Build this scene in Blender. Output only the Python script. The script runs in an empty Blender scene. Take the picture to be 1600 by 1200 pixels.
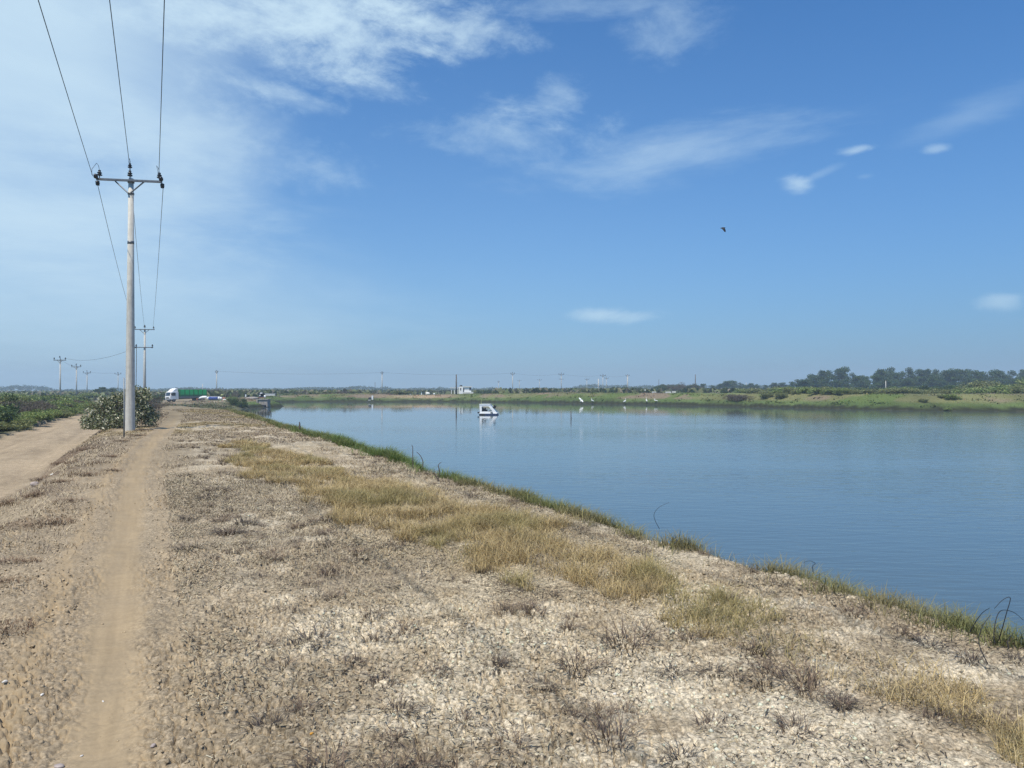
import bpy, bmesh, math, random
import numpy as np
from mathutils import Vector, Matrix
R = math.radians
scene = bpy.context.scene
C = scene.collection

# ------------------------------------------------------------------ camera
EYE = 1.65
FPX, HORZ = 1110.0, 608.0                      # focal length and horizon row, in photograph pixels
cam_d = bpy.data.cameras.new("camera")
cam_d.sensor_fit = 'HORIZONTAL'; cam_d.sensor_width = 36.0
cam_d.lens = FPX / 1600 * 36.0
cam_d.clip_start = 0.05; cam_d.clip_end = 12000
cam = bpy.data.objects.new("camera", cam_d); C.objects.link(cam)
cam.location = (0, 0, EYE)
cam.rotation_euler = (R(90) + math.atan(8 / FPX), 0, 0)
scene.camera = cam

# ------------------------------------------------------------------ light and exposure
SUN_DIR = Vector((-0.26, -0.44, 1.0)).normalized()      # towards the sun
SUN_EL = math.asin(SUN_DIR.z); SUN_AZ = math.atan2(SUN_DIR.x, SUN_DIR.y)
sun_d = bpy.data.lights.new("sun", 'SUN'); sun_d.energy = 5.0; sun_d.angle = R(0.55); sun_d.color = (1.0, 0.92, 0.79)
sun = bpy.data.objects.new("sun", sun_d); C.objects.link(sun)
sun.rotation_euler = SUN_DIR.to_track_quat('Z', 'Y').to_euler()
scene.view_settings.view_transform = 'Standard'; scene.view_settings.look = 'None'
scene.view_settings.exposure = 0.0; scene.view_settings.gamma = 1.0
scene.view_settings.use_curve_mapping = False
scene.cycles.use_denoising = True; scene.cycles.denoiser = 'OPENIMAGEDENOISE'; scene.cycles.denoising_prefilter = 'NONE'
scene.cycles.use_adaptive_sampling = False
scene.cycles.max_bounces = 6; scene.cycles.volume_bounces = 0
scene.cycles.transparent_max_bounces = 8
SKY_STRENGTH = 0.098

world = bpy.data.worlds.new("World"); scene.world = world; world.use_nodes = True
def build_world():
    nt = world.node_tree; N = nt.nodes; L = nt.links; N.clear()
    out = N.new('ShaderNodeOutputWorld'); bg = N.new('ShaderNodeBackground'); L.new(bg.outputs[0], out.inputs[0])
    bg.inputs[1].default_value = SKY_STRENGTH
    sky = N.new('ShaderNodeTexSky'); sky.sky_type = 'NISHITA'; sky.sun_disc = False
    sky.sun_elevation = SUN_EL; sky.sun_rotation = SUN_AZ
    sky.altitude = 0; sky.air_density = 1.0; sky.dust_density = 0.9; sky.ozone_density = 2.2
    tc = N.new('ShaderNodeTexCoord')
    sep = N.new('ShaderNodeSeparateXYZ'); L.new(tc.outputs['Generated'], sep.inputs[0])
    def m(op, a, b=None, c=None):
        n = N.new('ShaderNodeMath'); n.operation = op
        for i, v in enumerate((a, b, c)):
            if v is None: continue
            if isinstance(v, (int, float)): n.inputs[i].default_value = v
            else: L.new(v, n.inputs[i])
        return n.outputs[0]
    az = m('ARCTAN2', sep.outputs[0], sep.outputs[1]); el = m('ARCSINE', sep.outputs[2])
    zc = m('ADD', m('MAXIMUM', sep.outputs[2], 0.0), 0.12)
    comb = N.new('ShaderNodeCombineXYZ')
    L.new(m('DIVIDE', sep.outputs[0], zc), comb.inputs[0]); L.new(m('DIVIDE', sep.outputs[1], zc), comb.inputs[1])
    def noise(scale, detail, rough, dist, vec, st=(1, 1, 1), rot=0, off=(0, 0, 0)):
        mp = N.new('ShaderNodeMapping'); mp.inputs['Scale'].default_value = st; mp.inputs['Rotation'].default_value = (0, 0, rot)
        mp.inputs['Location'].default_value = off
        L.new(vec, mp.inputs[0])
        n = N.new('ShaderNodeTexNoise'); n.inputs['Scale'].default_value = scale; n.inputs['Detail'].default_value = detail
        n.inputs['Roughness'].default_value = rough; n.inputs['Distortion'].default_value = dist
        L.new(mp.outputs[0], n.inputs[0]); return n.outputs[0]
    aev = N.new('ShaderNodeCombineXYZ'); L.new(az, aev.inputs[0]); L.new(el, aev.inputs[1])
    soft = noise(1.3, 7, 0.55, 0.3, comb.outputs[0], (1.0, 0.8, 1), 0.5)
    fine = noise(3.2, 9, 0.62, 0.5, comb.outputs[0], (1.0, 0.55, 1), 0.9, (3, 1, 0))
    wisp = noise(7.5, 12, 0.66, 0.25, aev.outputs[0], (0.5, 2.1, 1), -0.25)
    wisp2 = noise(11, 12, 0.66, 0.2, aev.outputs[0], (0.75, 1.5, 1), 0.45, (2, 5, 0))
    puffy = noise(17, 6, 0.6, 0.4, aev.outputs[0], (0.8, 1.3, 1))
    def blob(px, py, rx, ry, tilt=0.0):
        """elliptic falloff round a direction; px, py, rx, ry in photograph pixels, turned into angles"""
        a0 = math.atan((px - 800) / FPX); e0 = math.atan((HORZ - py) / FPX * math.cos(a0))
        k = math.cos(a0) ** 2 / FPX; ke = math.cos(a0) / FPX
        da = m('SUBTRACT', az, a0); de = m('SUBTRACT', el, e0)
        ct, s_ = math.cos(tilt), math.sin(tilt)
        p = m('ADD', m('MULTIPLY', da, ct), m('MULTIPLY', de, s_)); q = m('SUBTRACT', m('MULTIPLY', de, ct), m('MULTIPLY', da, s_))
        p = m('DIVIDE', p, rx * k); q = m('DIVIDE', q, ry * ke)
        r2 = m('ADD', m('MULTIPLY', p, p), m('MULTIPLY', q, q))
        return m('POWER', 2.718, m('MULTIPLY', r2, -1.0))
    def ramp(v, lo, hi):
        n = N.new('ShaderNodeMapRange'); n.interpolation_type = 'SMOOTHSTEP'
        n.inputs[1].default_value = lo; n.inputs[2].default_value = hi
        if isinstance(v, (int, float)): n.inputs[0].default_value = v
        else: L.new(v, n.inputs[0])
        return n.outputs[0]
    def shaped(mask, nz, lo, hi, w=0.6, amp=1.0):      # mask carved by noise
        return m('MULTIPLY', ramp(m('ADD', mask, m('MULTIPLY', m('SUBTRACT', nz, 0.5), w * 2)), lo, hi), m('MULTIPLY', ramp(mask, 0.02, 0.35), amp))
    layers = []
    layers.append(shaped(blob(20, 90, 400, 250), soft, -0.05, 1.25, 0.62, 0.90))
    layers.append(shaped(blob(20, 330, 470, 150), wisp, 0.0, 1.35, 0.9, 0.66))
    layers.append(shaped(blob(120, 490, 620, 130), soft, 0.0, 1.2, 0.4, 0.50))
    layers.append(shaped(blob(430, 10, 300, 105), wisp2, 0.12, 1.45, 1.3, 0.86))
    layers.append(shaped(blob(540, 60, 130, 50), wisp2, 0.15, 1.30, 1.2, 0.6))
    layers.append(shaped(blob(720, 40, 170, 60), wisp2, 0.38, 1.5, 1.4, 0.45))
    layers.append(shaped(blob(450, 148, 95, 17, -0.16), wisp2, 0.2, 1.35, 0.9, 0.55))
    layers.append(shaped(blob(300, 240, 260, 100), wisp2, 0.30, 1.4, 1.2, 0.45))
    layers.append(shaped(blob(770, 212, 230, 46, -0.05), wisp2, 0.34, 1.7, 1.5, 0.44))
    layers.append(shaped(blob(870, 150, 90, 45, 0.5), wisp2, 0.38, 1.6, 1.4, 0.46))
    layers.append(shaped(blob(1030, 245, 230, 46, 0.10), wisp, 0.22, 1.5, 1.3, 0.42))
    layers.append(shaped(blob(1040, 42, 110, 44), wisp2, 0.42, 1.7, 1.4, 0.36))
    layers.append(shaped(blob(900, 5, 260, 26), wisp, 0.42, 1.5, 1.2, 0.4))
    layers.append(shaped(blob(1500, 190, 160, 30, 0.3), wisp, 0.4, 1.6, 1.2, 0.22))
    for (px, py, rx, ry, t, a) in ((1340, 233, 34, 9, 0.05, .62), (1465, 232, 26, 8, 0, .38), (1245, 284, 27, 16, -0.3, .68), (1285, 270, 40, 8, 0.3, .22),
                                   (955, 493, 78, 15, -0.03, .6), (1560, 471, 45, 19, 0, .5), (1355, 275, 20, 6, 0, .2)):
        layers.append(shaped(blob(px, py, rx, ry, t), puffy, 0.30, 1.25, 0.75, a))
    clear = None
    for l in layers:
        k = m('SUBTRACT', 1.0, l); clear = k if clear is None else m('MULTIPLY', clear, k)
    cover = m('SUBTRACT', 1.0, clear)
    # the clear air itself: Nishita, a little more saturated, with a pale band of moist air near the horizon
    tint = N.new('ShaderNodeMix'); tint.data_type = 'RGBA'; tint.blend_type = 'MULTIPLY'; tint.inputs[0].default_value = 1.0
    L.new(sky.outputs[0], tint.inputs[6]); tint.inputs[7].default_value = SKY_TINT + (1,)
    band = m('MULTIPLY', m('POWER', 2.718, m('MULTIPLY', m('MAXIMUM', el, 0.0), -1 / R(BAND_DEG))), BAND_AMT)
    mb = N.new('ShaderNodeMix'); mb.data_type = 'RGBA'
    L.new(band, mb.inputs[0]); L.new(tint.outputs[2], mb.inputs[6])
    bc = N.new('ShaderNodeMix'); bc.data_type = 'RGBA'; L.new(ramp(az, R(-5), R(40)), bc.inputs[0])
    bc.inputs[6].default_value = tuple(c / SKY_STRENGTH for c in BAND_COL) + (1,); bc.inputs[7].default_value = tuple(c / SKY_STRENGTH for c in BAND_EAST) + (1,)
    L.new(bc.outputs[2], mb.inputs[7])
    mc = N.new('ShaderNodeMix'); mc.data_type = 'RGBA'
    L.new(cover, mc.inputs[0]); L.new(mb.outputs[2], mc.inputs[6]); mc.inputs[7].default_value = tuple(c / SKY_STRENGTH for c in CLOUD_COL) + (1,)
    L.new(mc.outputs[2], bg.inputs[0])
SKY_TINT = (0.30, 0.97, 1.58)
BAND_COL = (0.365, 0.52, 0.67); BAND_EAST = (0.27, 0.395, 0.555); BAND_AMT = 0.92; BAND_DEG = 13.5
CLOUD_COL = (0.64, 0.83, 0.96)
build_world()

# ------------------------------------------------------------------ helpers
rng = np.random.default_rng(7)
random.seed(7)
def G(px, py, z=0.0):
    d = (EYE - z) * FPX / (py - HORZ); return ((px - 800) / FPX * d, d)
def PX(px, d): return (px - 800) / FPX * d
def ZY(py, d): return EYE + (HORZ - py) / FPX * d

def hash2(ix, iy, seed):
    h = (ix.astype(np.int64) * 374761393 + iy.astype(np.int64) * 668265263 + seed * 1442695041) & 0x7fffffff
    h = ((h ^ (h >> 13)) * 1274126177) & 0x7fffffff
    h = ((h ^ (h >> 16)) * 1103515245 + 12345) & 0x7fffffff
    return (h ^ (h >> 15)) / 0x7fffffff
def vnoise(x, y, seed=0):
    ix = np.floor(x); iy = np.floor(y); fx = x - ix; fy = y - iy
    ux = fx * fx * (3 - 2 * fx); uy = fy * fy * (3 - 2 * fy)
    a = hash2(ix, iy, seed); b = hash2(ix + 1, iy, seed); c = hash2(ix, iy + 1, seed); d = hash2(ix + 1, iy + 1, seed)
    return (a * (1 - ux) + b * ux) * (1 - uy) + (c * (1 - ux) + d * ux) * uy
def fbm(x, y, oct=4, seed=0, gain=0.5):
    t = 0; a = 1; n = 0
    for k in range(oct):
        t = t + a * vnoise(x * 2 ** k + 13.7 * k, y * 2 ** k - 7.1 * k, seed + k); n += a; a *= gain
    return t / n
def worley(x, y, seed=0):
    ix = np.floor(x); iy = np.floor(y)
    f1 = np.full(x.shape, 9.0); f2 = np.full(x.shape, 9.0); cid = np.zeros(x.shape)
    for dx in (-1, 0, 1):
        for dy in (-1, 0, 1):
            cx = ix + dx; cy = iy + dy
            h1 = hash2(cx, cy, seed)
            px = cx + h1; py = cy + hash2(cx, cy, seed + 50)
            d = np.hypot(x - px, y - py)
            m1 = d < f1
            f2 = np.where(m1, f1, np.minimum(f2, d)); cid = np.where(m1, h1, cid); f1 = np.where(m1, d, f1)
    return f1, f2, cid
def sm(a, b, x):
    t = np.clip((x - a) / (b - a), 0, 1); return t * t * (3 - 2 * t)

# ---- terrain
POND = np.array([(60, -102), (42.0, -70), (7.0, 3.4), (-1.2, 19.8), (-13.2, 43.9), (-23.2, 63.9), (-33.8, 85.5), (-39.0, 97), (-40.5, 104.5), (-43.5, 114), (-44, 121), (-43.5, 126), (-41.6, 130.5), (-43, 134), (-49, 138), (-56, 150),
                 (-59, 166), (-54, 177), (-46, 179), (-32, 176), (-22, 178), (-13, 177), (0, 170), (9, 161), (18, 154), (27, 147.5), (41, 129), (52, 114.5), (61, 106), (73, 101), (100, 92), (150, 75), (210, 20), (160, -100)], float)
WATER_Z = -1.55
def pond_d(x, y):
    """signed distance to the shoreline, positive on land"""
    best = np.full(np.shape(x), 1e9); inside = np.zeros(np.shape(x), bool)
    n = len(POND)
    for i in range(n):
        ax, ay = POND[i]; bx, by = POND[(i + 1) % n]
        ex, ey = bx - ax, by - ay
        t = np.clip(((x - ax) * ex + (y - ay) * ey) / (ex * ex + ey * ey), 0, 1)
        best = np.minimum(best, np.hypot(x - ax - t * ex, y - ay - t * ey))
        if by != ay:
            inside ^= ((ay > y) != (by > y)) & (x < ex * (y - ay) / (by - ay) + ax)
    return np.where(inside, -best, best)
def LS(x, y): return 0.8944 * x + 0.4472 * y, -0.4472 * x + 0.8944 * y
def XY(l, s): return 0.8944 * l - 0.4472 * s, 0.4472 * l + 0.8944 * s
TRK_S = [-50, 0, 3.6, 7.1, 14.6, 22, 28.4, 38, 48, 58, 66, 74, 90, 110, 140, 170]
TRK_L = [-.3, -.22, -.24, -.3, -.40, -.3, 0.0, .55, 1.05, 1.25, 0.7, -0.4, -.6, 0.2, 1.8, 3.2]
def track_l(s): return np.interp(s, TRK_S, TRK_L)
def terrain(x, y, micro=False):
    x = np.asarray(x, float); y = np.asarray(y, float)
    l, s = LS(x, y)
    d = pond_d(x, y) + 0.35 * (fbm(x / 1.6, y / 1.6, 3, 90) - 0.5) * 2 * sm(5, 60, np.hypot(x, y)) + 0.12 * (fbm(x / .5, y / .5, 2, 91) - .5)
    T = np.interp(s, [-100, 58, 72, 90, 115, 160, 260], [0, 0, -0.10, -0.32, -0.62, -1.08, -0.7]) + np.clip(l - 3, 0, 12) * 0.05 * sm(120, 145, s)
    fade = sm(260, 60, np.hypot(x, y))
    lump = ((fbm(x / 2.2, y / 2.2, 3, 1) - .5) * 0.16 + (fbm(x / .45, y / .45, 3, 2) - .5) * 0.06) * fade
    near = T + lump
    tr = np.exp(-((l - track_l(s)) / 0.2) ** 2)
    near = near - 0.025 * tr + 0.011 * (fbm(l / .2, s / .04, 2, 19) - .5) * tr * sm(30, 10, np.hypot(x, y))
    # lower dirt road and the field on the left
    road = -0.70 + (fbm(x / 3, y / 3, 3, 3) - .5) * 0.10 + 0.05 * np.cos((l + 4.7) * 2.6) * sm(-7, -6, l)
    edge = (fbm(s / 1.5, s * 0 + 3, 3, 4) - .5) * 0.9
    left = np.where(l < -6.9, -0.55 + (fbm(x / 6, y / 6, 4, 5) - .5) * 0.6 * fade, road)
    k = sm(-1.55 + edge, -3.0 + edge, l)
    k = np.where(s > 70, sm(-1.0, -3.5, l) * np.interp(s, [70, 130], [1, 0.3]), k)
    near = near * (1 - k) + (left + np.minimum(T, 0) * 0.4) * k
    wide = np.interp(s, [0, 60, 100], [2.7, 2.7, 6.0])
    rise = np.clip(d / wide, 0, 1); rise = np.where(rise > 0.8, 0.8 + (rise - .8) - ((rise - .8) ** 2) * 1.2, rise)
    zn = WATER_Z + (near - WATER_Z) * np.minimum(rise, 1.0)
    # the far bank
    Tf = 0.66 + (fbm(x / 9, y / 9, 3, 6) - .5) * 0.7 - 0.55 * sm(14, 40, d) + np.interp(x, [-60, -20, 10, 200], [-.35, -.62, 0.0, 0.2])
    zf = WATER_Z + 0.36 * sm(0, 1.0, d) + (Tf - WATER_Z - .36) * np.clip((d - .3) / 6.0, 0, 1) ** 0.8 + (fbm(x / 1.5, y / 1.5, 3, 8) - .5) * 0.25 * sm(0.5, 3, d)
    w = sm(9, 15, l) * sm(0, 14, y)
    w = w * sm(-56, -47, x); w = np.where(y > 150, np.maximum(w, sm(150, 172, y) * sm(-64, -54, x)), w)
    z = zn * (1 - w) + zf * w
    bed = WATER_Z + d * 0.45
    z = np.where(d < 0, np.maximum(bed, -3.4), z)
    if micro:
        r = np.hypot(x, y)
        act = sm(60, 12, r) * (d > 0)
        rough = act * (1 - 0.92 * np.clip(tr * 1.1, 0, 1)) * sm(-3.2, -2.0, l)
        wx = x + (fbm(x / .12, y / .12, 2, 20) - .5) * 0.06; wy = y + (fbm(x / .12, y / .12, 2, 24) - .5) * 0.06
        f1, f2, cid = worley(wx / 0.062, wy / 0.062, 30)
        g1, g2, gid = worley(wx / 0.42, wy / 0.42, 33)
        patch = sm(0.35, 0.6, fbm(x / 0.9, y / 0.9, 3, 40))
        clod = (np.minimum(f2 - f1, 0.22) / 0.22 - .7) * 0.030 + (cid - .5) * 0.028
        crack = -0.035 * sm(0.05, 0.0, g2 - g1) * patch
        z = z + rough * (clod * (0.35 + 0.75 * patch) + crack + (fbm(x / .05, y / .05, 3, 44) - .5) * 0.022)
    return z
def H(x, y): return float(terrain(np.array([x]), np.array([y]))[0])

def ground_color(x, y):
    """base colour (rgb) and graininess of the soil, from where it lies"""
    l, s = LS(x, y); d = pond_d(x, y); r = np.hypot(x, y)
    def c(v): return np.array(v)[None, :]
    n1 = fbm(x / 1.3, y / 1.3, 4, 60)[:, None]; n2 = fbm(x / .28, y / .28, 3, 64)[:, None]; n3 = fbm(x / 4.5, y / 4.5, 3, 68)[:, None]
    col = c((.36, .290, .196)) * (0.80 + 0.40 * n1)
    crust = sm(0.40, 0.62, 0.45 * n1 + 0.55 * n2) * sm(0.2, 1.3, l + .5 * (fbm(x / .5, y / .5, 2, 66) - .5))[:, None]
    col = col + (c((.60, .515, .375)) - col) * crust * 0.8
    gray = sm(0.5, 0.72, n3)
    col = col * (1 - .22 * gray)
    straw = (sm(1.2, 2.2, l) * sm(5.2, 4.4, l) * sm(3, 7, s) * sm(24, 19, s))[:, None] * sm(.35, .55, n1)
    col = col + (c((.35, .275, .165)) - col) * straw * 0.6
    grain = np.ones(len(x))
    tl = track_l(s)
    wob = (fbm(s / .8, s * 0, 3, 70) - .5) * 0.12 + (fbm(x / .09, y / .09, 2, 72) - .5) * 0.16
    trk = np.maximum(np.exp(-((l - tl + wob) / 0.20) ** 4), 0.85 * np.exp(-((l - tl + .46 + wob) / 0.085) ** 2))
    trk = np.maximum(trk, 0.35 * np.exp(-((l - tl - .42 + wob) / 0.07) ** 2))
    shoulder = np.exp(-((l - tl + .25) / 0.85) ** 2)
    col = col + (c((.27, .205, .132)) - col) * (shoulder * 0.55)[:, None]
    trkc = c((.335, .25, .148)) * (0.70 + 0.60 * (.6 * fbm(l / .05, s / .9, 3, 73) + .4 * fbm(l / .16, s / .03, 3, 74))[:, None])
    col = col + (trkc - col) * (trk * (.45 + .55 * fbm(l / .12, s / .6, 3, 75)))[:, None]
    grain = grain * (1 - 0.85 * trk) * (1 - .3 * shoulder)
    # berm edge on the left: reddish dead mat
    mat = (sm(-1.1, -1.9, l) * sm(-3.3, -2.6, l))[:, None] * sm(.38, .55, n1)
    col = col + (c((.135, .092, .062)) - col) * mat * 0.75
    rd = (sm(-2.7, -3.2, l) * sm(-7.0, -6.5, l) * sm(120, 90, s))
    rc = c((.36, .28, .185)) * (.55 + .9 * (.6 * fbm(l / .30, s / 4, 4, 76) + .4 * fbm(x / .7, y / .7, 4, 77))[:, None])
    col = col + (rc - col) * rd[:, None]; grain = grain * (1 - .25 * rd)
    fld = sm(-6.7, -7.3, l)
    col = col + (c((.10, .10, .05)) * (.6 + .8 * n3) - col) * fld[:, None]
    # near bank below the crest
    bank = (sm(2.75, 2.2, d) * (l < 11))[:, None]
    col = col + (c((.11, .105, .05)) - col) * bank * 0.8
    hump = (sm(32, 48, s) * (l > -2) * (l < 9))[:, None]
    col = col + (c((.20, .160, .10)) * (.7 + .6 * n1) - col) * hump * 0.75
    sp = (sm(95, 105, s) * sm(12, 4, d))[:, None] * (l < 30)[:, None]
    col = col + (c((.075, .085, .038)) - col) * sp * .85
    # far bank
    far = (np.maximum(sm(11, 15, l) * (y > 20), (y > 160) * (x > -66)) * (d > 0))[:, None]
    fcol = c((.160, .160, .070)) * (0.7 + .6 * n3) + np.zeros((len(x), 1))
    pink = sm(.48, .60, fbm(x / 8, y / 8, 3, 80))[:, None]
    fcol = fcol + (c((.215, .165, .115)) - fcol) * pink * sm(1.6, 3, d)[:, None] * .9
    grn = sm(.52, .64, fbm(x / 6, y / 6, 3, 84))[:, None]
    fcol = fcol + (c((.105, .145, .042)) - fcol) * grn * .9
    for (px, py, rr, cc) in ((885, 622, 5, (.26, .25, .05)), (1130, 622, 6, (.15, .19, .05)), (1590, 622, 12, (.25, .25, .055)), (1420, 618, 5, (.24, .24, .05)), (1470, 622, 5, (.11, .16, .045)), (1285, 620, 9, (.20, .20, .06)),
                             (655, 619.5, 7, (.42, .30, .19)), (690, 621, 6, (.20, .165, .12)), (630, 617, 4, (.3, .27, .18)), (600, 622, 6, (.14, .145, .06)), (1250, 628, 8, (.17, .165, .06))):
        gx, gy = G(px, py, -.2)
        wgt = np.exp(-(((x - gx) / rr) ** 2 + ((y - gy) / (rr * 1.2)) ** 2))[:, None]
        fcol = fcol + (c(cc) - fcol) * wgt * .9
    low = sm(3.2, 1.6, d)[:, None]
    fcol = fcol + (c((.085, .125, .04)) * (.5 + 1.0 * n3) - fcol) * low * .85
    wet = sm(1.0, 0.6, d)[:, None]
    fcol = fcol + (c((.03, .032, .018)) - fcol) * wet
    beyond = sm(12, 22, d)[:, None]
    fcol = fcol + (c((.13, .14, .07)) * (.6 + .8 * n3) - fcol) * beyond * .8
    col = col + (fcol - col) * far
    distant = sm(200, 320, r)[:, None]
    col = col + (c((.10, .115, .06)) - col) * distant
    col = np.where((d < 0)[:, None], c((.05, .05, .03)), col)
    grain = np.where(r > 60, grain * .6, grain)
    return np.clip(col, 0, 1), np.clip(grain, 0, 1)

# ---- materials
def new_mat(name):
    m = bpy.data.materials.new(name); m.use_nodes = True
    return m, m.node_tree.nodes, m.node_tree.links, m.node_tree.nodes['Principled BSDF']
def simple(name, col, rough=0.6, metal=0.0, var=0.25, scale=6.0, bump=0.0, spec=0.4):
    m, N, L, b = new_mat(name)
    tc = N.new('ShaderNodeTexCoord'); nz = N.new('ShaderNodeTexNoise'); nz.inputs['Scale'].default_value = scale; nz.inputs['Detail'].default_value = 6
    nz.inputs['Roughness'].default_value = .65
    L.new(tc.outputs['Object'], nz.inputs[0])
    r = N.new('ShaderNodeValToRGB'); r.color_ramp.elements[0].position = .3; r.color_ramp.elements[1].position = .7
    r.color_ramp.elements[0].color = tuple(c * (1 - var) for c in col) + (1,); r.color_ramp.elements[1].color = tuple(min(1, c * (1 + var)) for c in col) + (1,)
    L.new(nz.outputs[0], r.inputs[0]); L.new(r.outputs[0], b.inputs['Base Color'])
    b.inputs['Roughness'].default_value = rough; b.inputs['Metallic'].default_value = metal; b.inputs['Specular IOR Level'].default_value = spec
    if bump:
        bp = N.new('ShaderNodeBump'); bp.inputs['Strength'].default_value = bump; bp.inputs['Distance'].default_value = .02
        L.new(nz.outputs[0], bp.inputs['Height']); L.new(bp.outputs[0], b.inputs['Normal'])
    return m
def leafy(name, trans=0.25, rough=0.6, spec=0.25):
    m, N, L, b = new_mat(name)
    at = N.new('ShaderNodeAttribute'); at.attribute_name = 'Col'
    L.new(at.outputs['Color'], b.inputs['Base Color']); b.inputs['Roughness'].default_value = rough; b.inputs['Specular IOR Level'].default_value = spec
    if trans:
        t = N.new('ShaderNodeBsdfTranslucent'); L.new(at.outputs['Color'], t.inputs[0])
        mx = N.new('ShaderNodeMixShader'); mx.inputs[0].default_value = trans
        L.new(b.outputs[0], mx.inputs[1]); L.new(t.outputs[0], mx.inputs[2]); L.new(mx.outputs[0], N['Material Output'].inputs[0])
    return m
def soil(name):
    m, N, L, b = new_mat(name)
    at = N.new('ShaderNodeAttribute'); at.attribute_name = 'Col'
    tc = N.new('ShaderNodeTexCoord')
    def nz(scale, det, ro):
        n = N.new('ShaderNodeTexNoise'); n.inputs['Scale'].default_value = scale; n.inputs['Detail'].default_value = det; n.inputs['Roughness'].default_value = ro
        L.new(tc.outputs['Object'], n.inputs[0]); return n.outputs[0]
    def mr(v, a, bb, c, d):
        n = N.new('ShaderNodeMapRange'); L.new(v, n.inputs[0])
        for i, q in enumerate((a, bb, c, d)): n.inputs[i + 1].default_value = q
        return n.outputs[0]
    def mth(op, a, bv):
        n = N.new('ShaderNodeMath'); n.operation = op
        for i, v in enumerate((a, bv)):
            if isinstance(v, (int, float)): n.inputs[i].default_value = v
            else: L.new(v, n.inputs[i])
        return n.outputs[0]
    a = mr(nz(40, 9, .75), .38, .64, .28, 1.7)
    c = mr(nz(5.0, 9, .75), .38, .64, .72, 1.3)
    f = mth('MULTIPLY', a, c)
    fac = N.new('ShaderNodeMix'); fac.data_type = 'FLOAT'; L.new(at.outputs['Alpha'], fac.inputs[0]); fac.inputs[2].default_value = 1.0
    f2 = N.new('ShaderNodeMix'); f2.data_type = 'FLOAT'; f2.inputs[0].default_value = .8; f2.inputs[2].default_value = 1.0; L.new(f, f2.inputs[3])
    L.new(f2.outputs[0], fac.inputs[3])
    mul = N.new('ShaderNodeMix'); mul.data_type = 'RGBA'; mul.blend_type = 'MULTIPLY'; mul.inputs[0].default_value = 1
    L.new(at.outputs['Color'], mul.inputs[6]); L.new(fac.outputs[0], mul.inputs[7])
    L.new(mul.outputs[2], b.inputs['Base Color'])
    bp = N.new('ShaderNodeBump'); bp.inputs['Distance'].default_value = .02
    L.new(mth('MULTIPLY', at.outputs['Alpha'], .8), bp.inputs['Strength'])
    L.new(nz(45, 8, .7), bp.inputs['Height']); L.new(bp.outputs[0], b.inputs['Normal'])
    b.inputs['Roughness'].default_value = .95; b.inputs['Specular IOR Level'].default_value = .1
    return m
M = {}
M['soil'] = soil('dry_soil')
M['leaf'] = leafy('leaf'); M['blade'] = leafy('grass_blade', .3); M['twig'] = leafy('dry_twig', 0.0, .85, .1)
def streaked(name, col, dark):
    m = simple(name, col, .9, 0, .14, 5, .15); N = m.node_tree.nodes; L = m.node_tree.links; b = N['Principled BSDF']
    src = b.inputs['Base Color'].links[0].from_socket
    tc = N.new('ShaderNodeTexCoord'); mp = N.new('ShaderNodeMapping'); mp.inputs['Scale'].default_value = (9, 9, .5); L.new(tc.outputs['Object'], mp.inputs[0])
    nz = N.new('ShaderNodeTexNoise'); nz.inputs['Scale'].default_value = 1.6; nz.inputs['Detail'].default_value = 7; nz.inputs['Roughness'].default_value = .7; L.new(mp.outputs[0], nz.inputs[0])
    mr = N.new('ShaderNodeMapRange'); L.new(nz.outputs[0], mr.inputs[0]); mr.inputs[1].default_value = .46; mr.inputs[2].default_value = .72; mr.inputs[4].default_value = .75
    mx = N.new('ShaderNodeMix'); mx.data_type = 'RGBA'; L.new(mr.outputs[0], mx.inputs[0]); L.new(src, mx.inputs[6]); mx.inputs[7].default_value = dark + (1,)
    L.new(mx.outputs[2], b.inputs['Base Color']); return m
M['concrete'] = streaked('concrete', (.56, .54, .48), (.33, .31, .26))
M['old_concrete'] = simple('old_concrete', (.30, .27, .24), .95, 0, .35, 3, .3)
M['galv'] = simple('galvanized_steel', (.16, .17, .18), .5, .5, .2)
M['porcelain'] = simple('dark_porcelain', (.022, .02, .022), .25, 0, .2)
M['wire'] = simple('aluminium_wire', (.055, .06, .07), .5, .4, .15, 30)
M['white'] = simple('white_paint', (.84, .84, .82), .45, 0, .06, 4)
M['grubby_white'] = simple('weathered_white', (.62, .61, .56), .7, 0, .18, 3)
M['dark'] = simple('dark_rubber', (.018, .019, .022), .6, 0, .3)
M['dkblue'] = simple('dark_blue_plastic', (.02, .035, .09), .45, 0, .3)
M['glass'] = simple('tinted_glass', (.03, .04, .05), .08, 0, .1, 2, 0, .6)
M['green'] = simple('green_tarp', (.03, .70, .22), .55, 0, .14, 2.5, .2)
def see_through(m, k):
    N = m.node_tree.nodes; L = m.node_tree.links; b = N['Principled BSDF']; t = N.new('ShaderNodeBsdfTranslucent'); L.new(b.inputs['Base Color'].links[0].from_socket, t.inputs[0])
    mx = N.new('ShaderNodeMixShader'); mx.inputs[0].default_value = k; L.new(b.outputs[0], mx.inputs[1]); L.new(t.outputs[0], mx.inputs[2]); L.new(mx.outputs[0], N['Material Output'].inputs[0])
see_through(M['green'], .45)
M['green_dark'] = simple('green_frame', (.008, .11, .035), .5, 0, .2)
M['grey'] = simple('grey_metal', (.22, .23, .23), .5, .2, .2)
M['blue'] = simple('blue_tarp', (.035, .07, .26), .6, 0, .25, 3, .2)
M['rust'] = simple('red_brown_clay', (.27, .12, .075), .85, 0, .3)
M['wood'] = simple('weathered_wood', (.10, .08, .065), .85, 0, .3, 9, .3)
M['bark'] = simple('bark', (.07, .055, .04), .95, 0, .3, 9, .4)
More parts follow.
